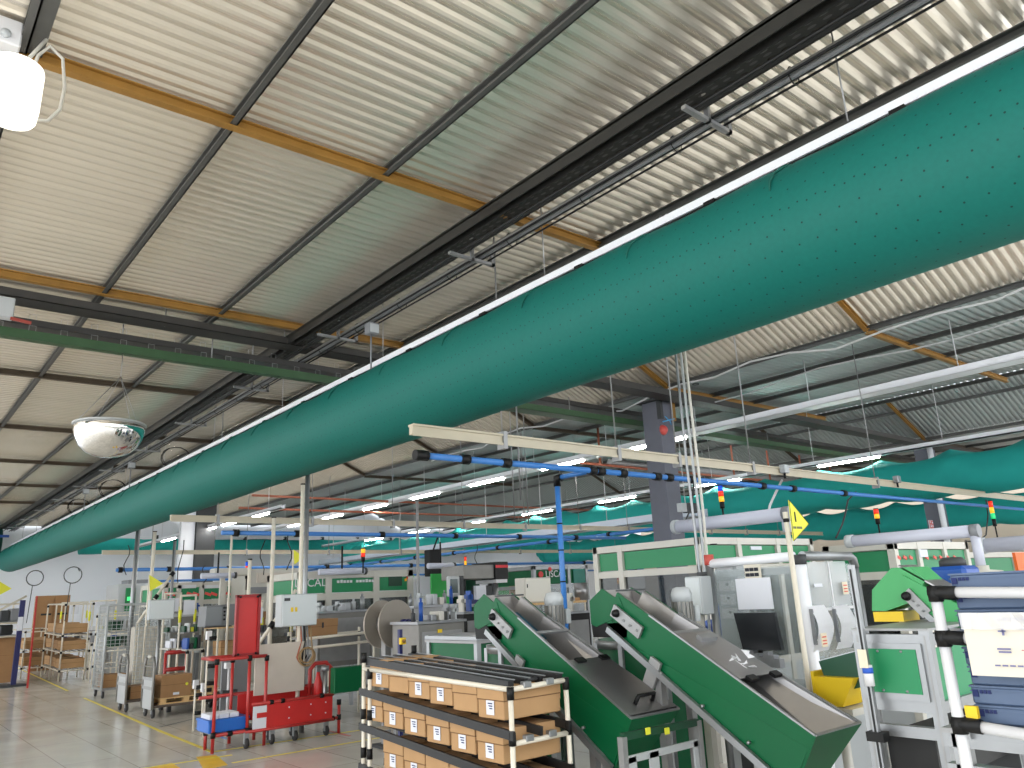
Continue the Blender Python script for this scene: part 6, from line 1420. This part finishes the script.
# ================================================================ LEFT BACKGROUND MACHINES
x0, x1, z0, z1 = rect(119, 584, 157, 625, 26)
t = thing('test_booth', 'light grey test booth with two green lit windows in the left background', 'machine', ((x0+x1)/2, 26.5, 0)); obj('body', B().bb(x0, x1+.3, 26, 27.5, .0, z1, bev=.02), GREYB, t)
for pl, pr in ((126, 135), (142, 152)):
    a = PY(pl, 588, 25.98); c = PY(pr, 602, 25.98); w_ = obj('window', B().bb(a.x, c.x, 25.96, 26.0, c.z-.25, a.z, bev=.01), mat('window_green', (20, 120, 66), .3), t); obj('lit_strip', B().bb(a.x+.05, c.x-.05, 25.94, 25.96, c.z+.05, c.z+.16), mat('green_light', (70, 230, 130), .4, emit=.8), w_)
obj('roof_unit', B().bb(x0+.3, x0+.9, 26.2, 27, z1, z1+.12), GREYM, t)
Y = 20
x0, x1, z0, z1 = rect(164, 583, 243, 625, Y)
t = machine('assembly_line', 'long far assembly line with pale frame and green header boards, left background', 'machine', x0, x1, Y, Y+2, z1, .42, [], [PY(177, 585, Y).x, PY(200, 585, Y).x, PY(223, 585, Y).x], p=.11, pane=PANE)
for px in (187, 211): q = PY(px, 587, Y); obj('white_sign', B().bb(q.x-.22, q.x+.22, Y+.0, Y+.028, q.z-.03, q.z+.05), WHITE, t)
b = B()
for k, px in enumerate((168, 172, 190, 196, 208, 214, 229, 235)): q = PY(px, 594, Y-.02); b.box((q.x, Y-.02, q.z), (.16, .02, .06), rot=Matrix.Rotation(.35, 3, 'Y'))
obj('red_tags', b, MATS['salmon_tags'], t)
# workstation parts in front
def workstation(label, px0, px1, ptop, y, seed, cat='workstation', h=1.35, m=TUBEW):
    a = PY(px0, ptop, y); c = PY(px1, ptop, y); x0, x1 = a.x, c.x; zt = a.z; rr = random.Random(seed)
    t = thing('workstation', label, cat, ((x0+x1)/2, y+.3, 0))
    for x in (x0, x1):
        obj('post', B().tube([(x, y, 0), (x, y, .95)], .022, 7), m, t); obj('post', B().tube([(x, y+.6, 0), (x, y+.6, zt)], .022, 7), m, t)
        obj('yellow_sleeve', B().tube([(x, y+.6, zt-.55), (x, y+.6, zt-.3)], .03, 8), LEMON, t)
        obj('joint', B().tube([(x, y, .9), (x, y, .97)], .035, 7), BLACK, t)
    obj('top', B().bb(x0-.03, x1+.03, y-.03, y+.63, .95, .98), CREAM, t)
    obj('rear_rail', B().tube([(x0, y+.6, zt-.02), (x1, y+.6, zt-.02)], .022, 7), m, t); obj('shelf', B().bb(x0, x1, y+.3, y+.62, 1.28, 1.30), ALUD, t)
    n = 4
    for k in range(n):
        xx = x0+(x1-x0)*(k+.5)/n; w_ = (x1-x0)/n*.35
        obj('fixture', B().bb(xx-w_, xx+w_, y+.1, y+.4, .98, .98+rr.uniform(.1, .28), bev=.01), rr.choice([WHITE, GREEN, GREYM, CHAR, PAPER, BLUED]), t)
        obj('bin', B().bb(xx-w_, xx+w_, y+.34, y+.58, 1.302, 1.302+rr.uniform(.08, .2), bev=.01), rr.choice([GREYB, WHITE, CHAR, LEMON, GREEND]), t)
    obj('sheet', B().bb((x0+x1)/2-.1, (x0+x1)/2+.12, y+.56, y+.57, zt-.4, zt-.12), PAPER, t)
    return t
workstation('cream pipe workstation with white printer like boxes left of the grey monitor', 174, 190, 592, 17.5, 3)
workstation('cream pipe workstation with yellow sleeved posts directly left of the grey monitor', 191, 206, 594, 16.5, 5)
workstation('small white workstation behind the roll cage top, below the green windows', 96, 122, 600, 24.5, 9)
workstation('white workstation between the left racks and the roll cage', 66, 92, 602, 30.2, 12)
workstation('cream workstation with cartons behind the red framed board, right side', 262, 276, 600, 13.5, 15)
workstation('pale workstation under the green headed line left end', 306, 330, 600, 13.6, 18)
# grey boxes + panel above cage
x0, x1, z0, z1 = rect(150, 600, 174, 619, 15.5); t = thing('control_box', 'light grey flat control box above the right side of the roll cage', 'box', ((x0+x1)/2, 15.5, z0)); obj('body', B().bb(x0, x1, 15.5, 15.65, z0, z1, bev=.01), GREYB, t); obj('door', B().bb(x0+.02, x1-.02, 15.485, 15.5, z0+.02, z1-.02), mat('pale_grey_door', (206, 212, 214)), t); obj('post', B().tube([((x0+x1)/2, 15.6, 0), ((x0+x1)/2, 15.6, z0)], .03, 8), ALU, t)
YL = 19.2; a = PY(137, 624, YL); c = PY(173, 573, YL); t = thing('leaning_pole', 'white pipe leaning diagonally over the roll cage with black clamps', 'pole', (a.x, YL, 0)); obj('pipe', B().tube([(a.x, YL, a.z), (c.x, YL, c.z)], .032, 8), TUBEW, t)
for f_ in (.3, .42, .52, .98): v = Vector(a).lerp(Vector(c), f_); obj('clamp', B().tube([v-Vector((.03, 0, .04)), v+Vector((.03, 0, .04))], .05, 8), BLACK, t)
obj('foot_post', B().tube([(a.x, YL, 0), (a.x, YL, a.z)], .028, 8), TUBEW, t)
a = PY(258, 645, 12.0); c = PY(296, 590, 12.0); t = thing('leaning_pole', 'white pipe leaning diagonally between the red board and the grey control box', 'pole', (a.x, 12.0, 0)); obj('pipe', B().tube([(a.x, 12, a.z), (c.x, 12, c.z)], .028, 8), TUBEW, t); obj('foot_post', B().tube([(a.x, 12, 0), (a.x, 12, a.z)], .028, 8), TUBEW, t)
for f_ in (.35, .7): v = Vector(a).lerp(Vector(c), f_); obj('clamp', B().tube([v-Vector((.03, 0, .04)), v+Vector((.03, 0, .04))], .045, 8), BLACK, t)
# grey monitor / tester on bench
Y = 16.2
x0, x1, z0, z1 = rect(206, 605, 234, 625, Y); xm = PY(222, 610, Y).x
t = thing('test_instrument', 'boxy grey test instrument with knobs left of the red framed board', 'instrument', ((x0+x1)/2, Y+.2, z0)); obj('case', B().hexa([(x0, Y, z0), (x1, Y, z0), (x1, Y+.45, z0), (x0, Y+.45, z0), (x0+.02, Y, z1-.03), (x1, Y, z1), (x1, Y+.45, z1), (x0+.02, Y+.45, z1-.03)]), GREYM, t); obj('front', B().bb(x0+.01, xm, Y-.012, Y, z0+.02, z1-.05), mat('front_grey', (142, 146, 150)), t)
for z in (z0+.12, z0+.2, z0+.27): obj('knob', B().lathe((xm+.05, Y, z), [(.02, 0), (.02, -.025), (.001, -.026)], 'Y', 10), BLACK, t)
obj('grille', B().bb(xm+.02, xm+.12, Y-.008, Y, z1-.09, z1-.05), CHAR, t); obj('tray', B().bb(x0-.05, x1-.1, Y-.15, Y+.0, z0-.02, z0), CHAR, t)
tb = thing('workbench', 'white pipe workbench with roller front under the grey test instrument', 'bench', ((x0+x1)/2, Y+.3, 0)); bx0, bx1 = PY(214, 630, Y).x, PY(262, 630, Y).x
obj('top', B().bb(bx0, bx1, Y-.2, Y+.6, z0-.05, z0-.022), WOOD, tb)
for x in (bx0+.02, (bx0+bx1)/2, bx1-.02):
    for y in (Y-.18, Y+.58): obj('leg', B().tube([(x, y, 0), (x, y, z0-.05)], .022, 8), TUBEW, tb)
obj('lower_shelf', B().bb(bx0, bx1, Y-.15, Y+.6, .8, .83), GREYM, tb)
for k, (fx_, m_, lab) in enumerate([(.12, CARD, 'brown carton on the lower shelf of the bench under the test instrument, left'), (.42, CARD, 'brown carton on the lower shelf of the bench, middle'), (.7, CARDD, 'dark carton on the lower shelf of the bench, right')]):
    xx = bx0+(bx1-bx0)*fx_; cbox(xx, xx+.34, Y-.1, Y+.35, .835, 1.1, lab, m=m_)
# clamps stand (white post with black clamps) in front of grey panel
q = PZ(226, 732, 0)
for px, py, y, lab in [(209, 631, 11.8, 'white clamp post with black knobs left of the red frame'), (196, 680, 12.6, 'short white post stub with black clamp beside the low dolly'), (204, 683, 12.2, 'short white post stub nearest the low dolly')]:
    a = PY(px, py, y); t = thing('clamp_post', lab, 'post', (a.x, y, 0)); obj('post', B().tube([(a.x, y, 0), (a.x, y, a.z)], .016, 8), TUBEW, t)
    for z in (.25, .5, .72, .95, a.z-.1):
        if z < a.z: obj('clamp', B().tube([(a.x-.0, y-.02, z), (a.x+.1, y-.04, z)], .03, 8), BLACK, t)
    obj('head', B().bb(a.x-.035, a.x+.035, y-.035, y+.035, a.z-.12, a.z), WHITE, t)
x0, x1, z0, z1 = rect(222, 668, 248, 712, 12.3); solo('grey_panel', B().bb(x0, x1, 12.3, 12.34, z0-.1, z1+.1), GREYM, 'mid grey upright panel behind the red pipe frame, left part', 'panel'); 
t = thing('clamp_figure', 'small white clamp fixture standing before the mid grey panel', 'fixture', (PY(228, 690, 12).x, 12, .45)); q = PY(228, 690, 12); obj('stem', B().tube([(q.x, 12, .0), (q.x, 12, q.z+.35)], .02, 8), WHITE, t); obj('head', B().bb(q.x-.06, q.x+.06, 11.95, 12.05, q.z+.3, q.z+.38), WHITE, t); obj('knob', B().bb(q.x-.1, q.x+.12, 11.94, 12.04, q.z-.08, q.z), CHAR, t)
# conveyor rails right of control box with cardboard
Y = 11.6
x0, x1, z0, z1 = rect(309, 620, 339, 635, Y); t = cbox(x0, x1, Y+.05, Y+.45, z0, z1, 'wide brown carton with dark mark on the white pipe rail right of the control box', m=CARDD); obj('mark', B().bb((x0+x1)/2-.015, (x0+x1)/2+.01, Y+.035, Y+.044, z1-.13, z1-.05), INK, t)
t = thing('pipe_rail_bench', 'white pipe roller rail between the grey control box and the white post', 'conveyor', (x0+.8, Y+.3, 0)); xr = PY(374, 625, Y).x
for z, y in ((z0-.02, Y), (z0-.02, Y+.5), (z0-.16, Y)): obj('rail', B().tube([(x0-.1, y, z), (xr, y, z+.03)], .022, 8), TUBEW, t)
for x in (x0-.1, xr): 
    for y in (Y, Y+.5): obj('post', B().tube([(x, y, 0), (x, y, z0+.08)], .022, 8), TUBEW, t); obj('joint', B().tube([(x, y, z0-.06), (x, y, z0+.02)], .034, 8), BLACK, t)
obj('white_box', B().bb(xr+.03, xr+.2, Y-.02, Y+.12, z0-.15, z0+.05, bev=.01), WHITE, t)
obj('deck', B().bb(x0-.1, xr, Y, Y+.5, z0-.03, z0-.006), STEELD, t); obj('lower_deck', B().bb(x0-.1, xr, Y, Y+.5, .42, .45), STEELD, t)
x0, x1, z0, z1 = rect(333, 668, 362, 690, 10.2); solo('green_box', B().bb(x0, x1, 10.15, 10.28, z0, z1, bev=.01), GREEN, 'dark green panel box between the rail legs behind the white posts', 'box')
t = 0 and grey_machine('dark machinery under the white roller rail beside the red cart', 322, 642, 350, 700, 12.6, .6, DARK, seed=31, detail=4)
# workers stools etc: cartons stack mid
x0, x1, z0, z1 = rect(258, 612, 272, 628, 13.9); cbox(x0, x1, 14.2, 14.7, z0, z1, 'small brown carton seen between the red board and the grey control box', m=CARDD)
# large beige cabinet in back (between poles)
x0, x1, z0, z1 = rect(245, 569, 300, 600, 19); t = thing('machine_cabinet', 'large pale beige machine cabinet in the background above the red board', 'cabinet', ((x0+x1)/2, 19.5, 0)); obj('body', B().bb(x0, x1, 19, 19.9, 0, z1, bev=.02), CREAM, t); obj('band', B().bb(x0+.1, x1-.1, 18.97, 19.0, z0+.2, z0+.35), GREYM, t); obj('door', B().bb(x0+.3, x1-.3, 18.97, 19, z0+.45, z1-.1), BEIGE, t)
x0, x1, z0, z1 = rect(216, 568, 252, 575, 18.5); solo('beige_hood', B().bb(x0, x1, 18.6, 18.95, z0, z1, bev=.03), CREAM, 'flat cream hood beside the dark far column', 'hood')
q = PY(215, 600, 18); solo('hood_bracket', B().bb(x0+.2, x0+.3, 18.7, 18.8, 0, z0), CREAM, 'thin cream stand under the flat cream hood', 'stand')
grey_machine('pale machine bed with fixtures under the far assembly line', 168, 612, 200, 650, 19.1, .7, GREYB, seed=43, detail=5)
# red floor trolley at centre-left back
x0, x1, z0, z1 = rect(166, 653, 186, 668, 16.8); t = thing('red_low_cart', 'low red pipe cart behind the roll cage and the stacked cartons', 'cart', ((x0+x1)/2, 17, 0))
for z in (z0, z1): obj('rail', B().tube([(x0, 16.8, z), (x1, 16.8, z)], .04, 8), REDD, t)
for x in (x0, x1): obj('post', B().tube([(x, 16.8, .1), (x, 16.8, z1)], .03, 8), REDD, t); castor(t, x, 16.85, .06, .12)
# ================================================================ RIGHT MID FILLERS between feeders and console
grey_machine('grey machine bed under the clear booth beside the right feeder', 700, 640, 770, 700, 4.6, .5, STEELD, seed=51, detail=6)
for px, lab in ((702, 'coarse stack of pale parts boxes left of the booth monitor'),):
    pass
q = PX(770, 655, 4.95); b = B()
for k in range(7): b.bb(4.9+.03*k, 4.96+.03*k, q.y-.1+.06*k, q.y-.06+.06*k, q.z-.08, q.z-.02+.02*(k % 3))
solo('small_parts', b, GREYM, 'cluster of small grey fittings just behind the right feeder rim, under the monitor', 'fittings', kind='stuff')

for px, py, R_, lab in [(35, 578, .18, 'cable loop hanging before the far white wall, left one'), (73, 575, .2, 'cable loop hanging before the far white wall, right one')]:
    q = PY(px, py, 22.4); b = B(); b.tor((q.x, 22.4, q.z), R_, .012, 'Y', n=20); b.tube([(q.x+R_*.5, 22.4, q.z+R_*.8), (q.x+R_*.7, 22.4, EYE+1.05)], .012, 5); b.tube([(q.x-R_*.2, 22.4, q.z-R_), (q.x-R_*.4, 22.4, 1.6)], .01, 5); solo('cable_loop', b, CHAR, lab, 'cable')
for i, (px, pt, pb_, y) in enumerate([(128, 545, 575, 22), (182, 540, 600, 21), (263, 540, 575, 18), (205, 565, 583, 20), (290, 535, 570, 16), (327, 565, 573, 15), (440, 572, 580, 15), (476, 545, 566, 18)]):
    a = PY(px, pt, y); c = PY(px, pb_, y); b = B(); n = 6
    b.tube([(a.x+.06*math.sin(k*1.1+i), y, a.z+(c.z-a.z)*k/n) for k in range(n+1)], .012, 5)
    setp(obj('hanging_cable', b, BLACK), 'thin black cable dangling from the blue air pipes in the background', 'cable', 'thin cables dangling from the background air pipes')
# ================================================================ LIGHT
w = bpy.data.worlds.new('daylight'); sc.world = w; w.use_nodes = True
bg = w.node_tree.nodes['Background']; bg.inputs[0].default_value = (.93, .97, 1.0, 1); bg.inputs[1].default_value = 2.7
sc.view_settings.view_transform = 'Standard'; sc.view_settings.look = 'None'; sc.view_settings.gamma = 1; sc.view_settings.exposure = 0.35
sc.view_settings.use_curve_mapping = False
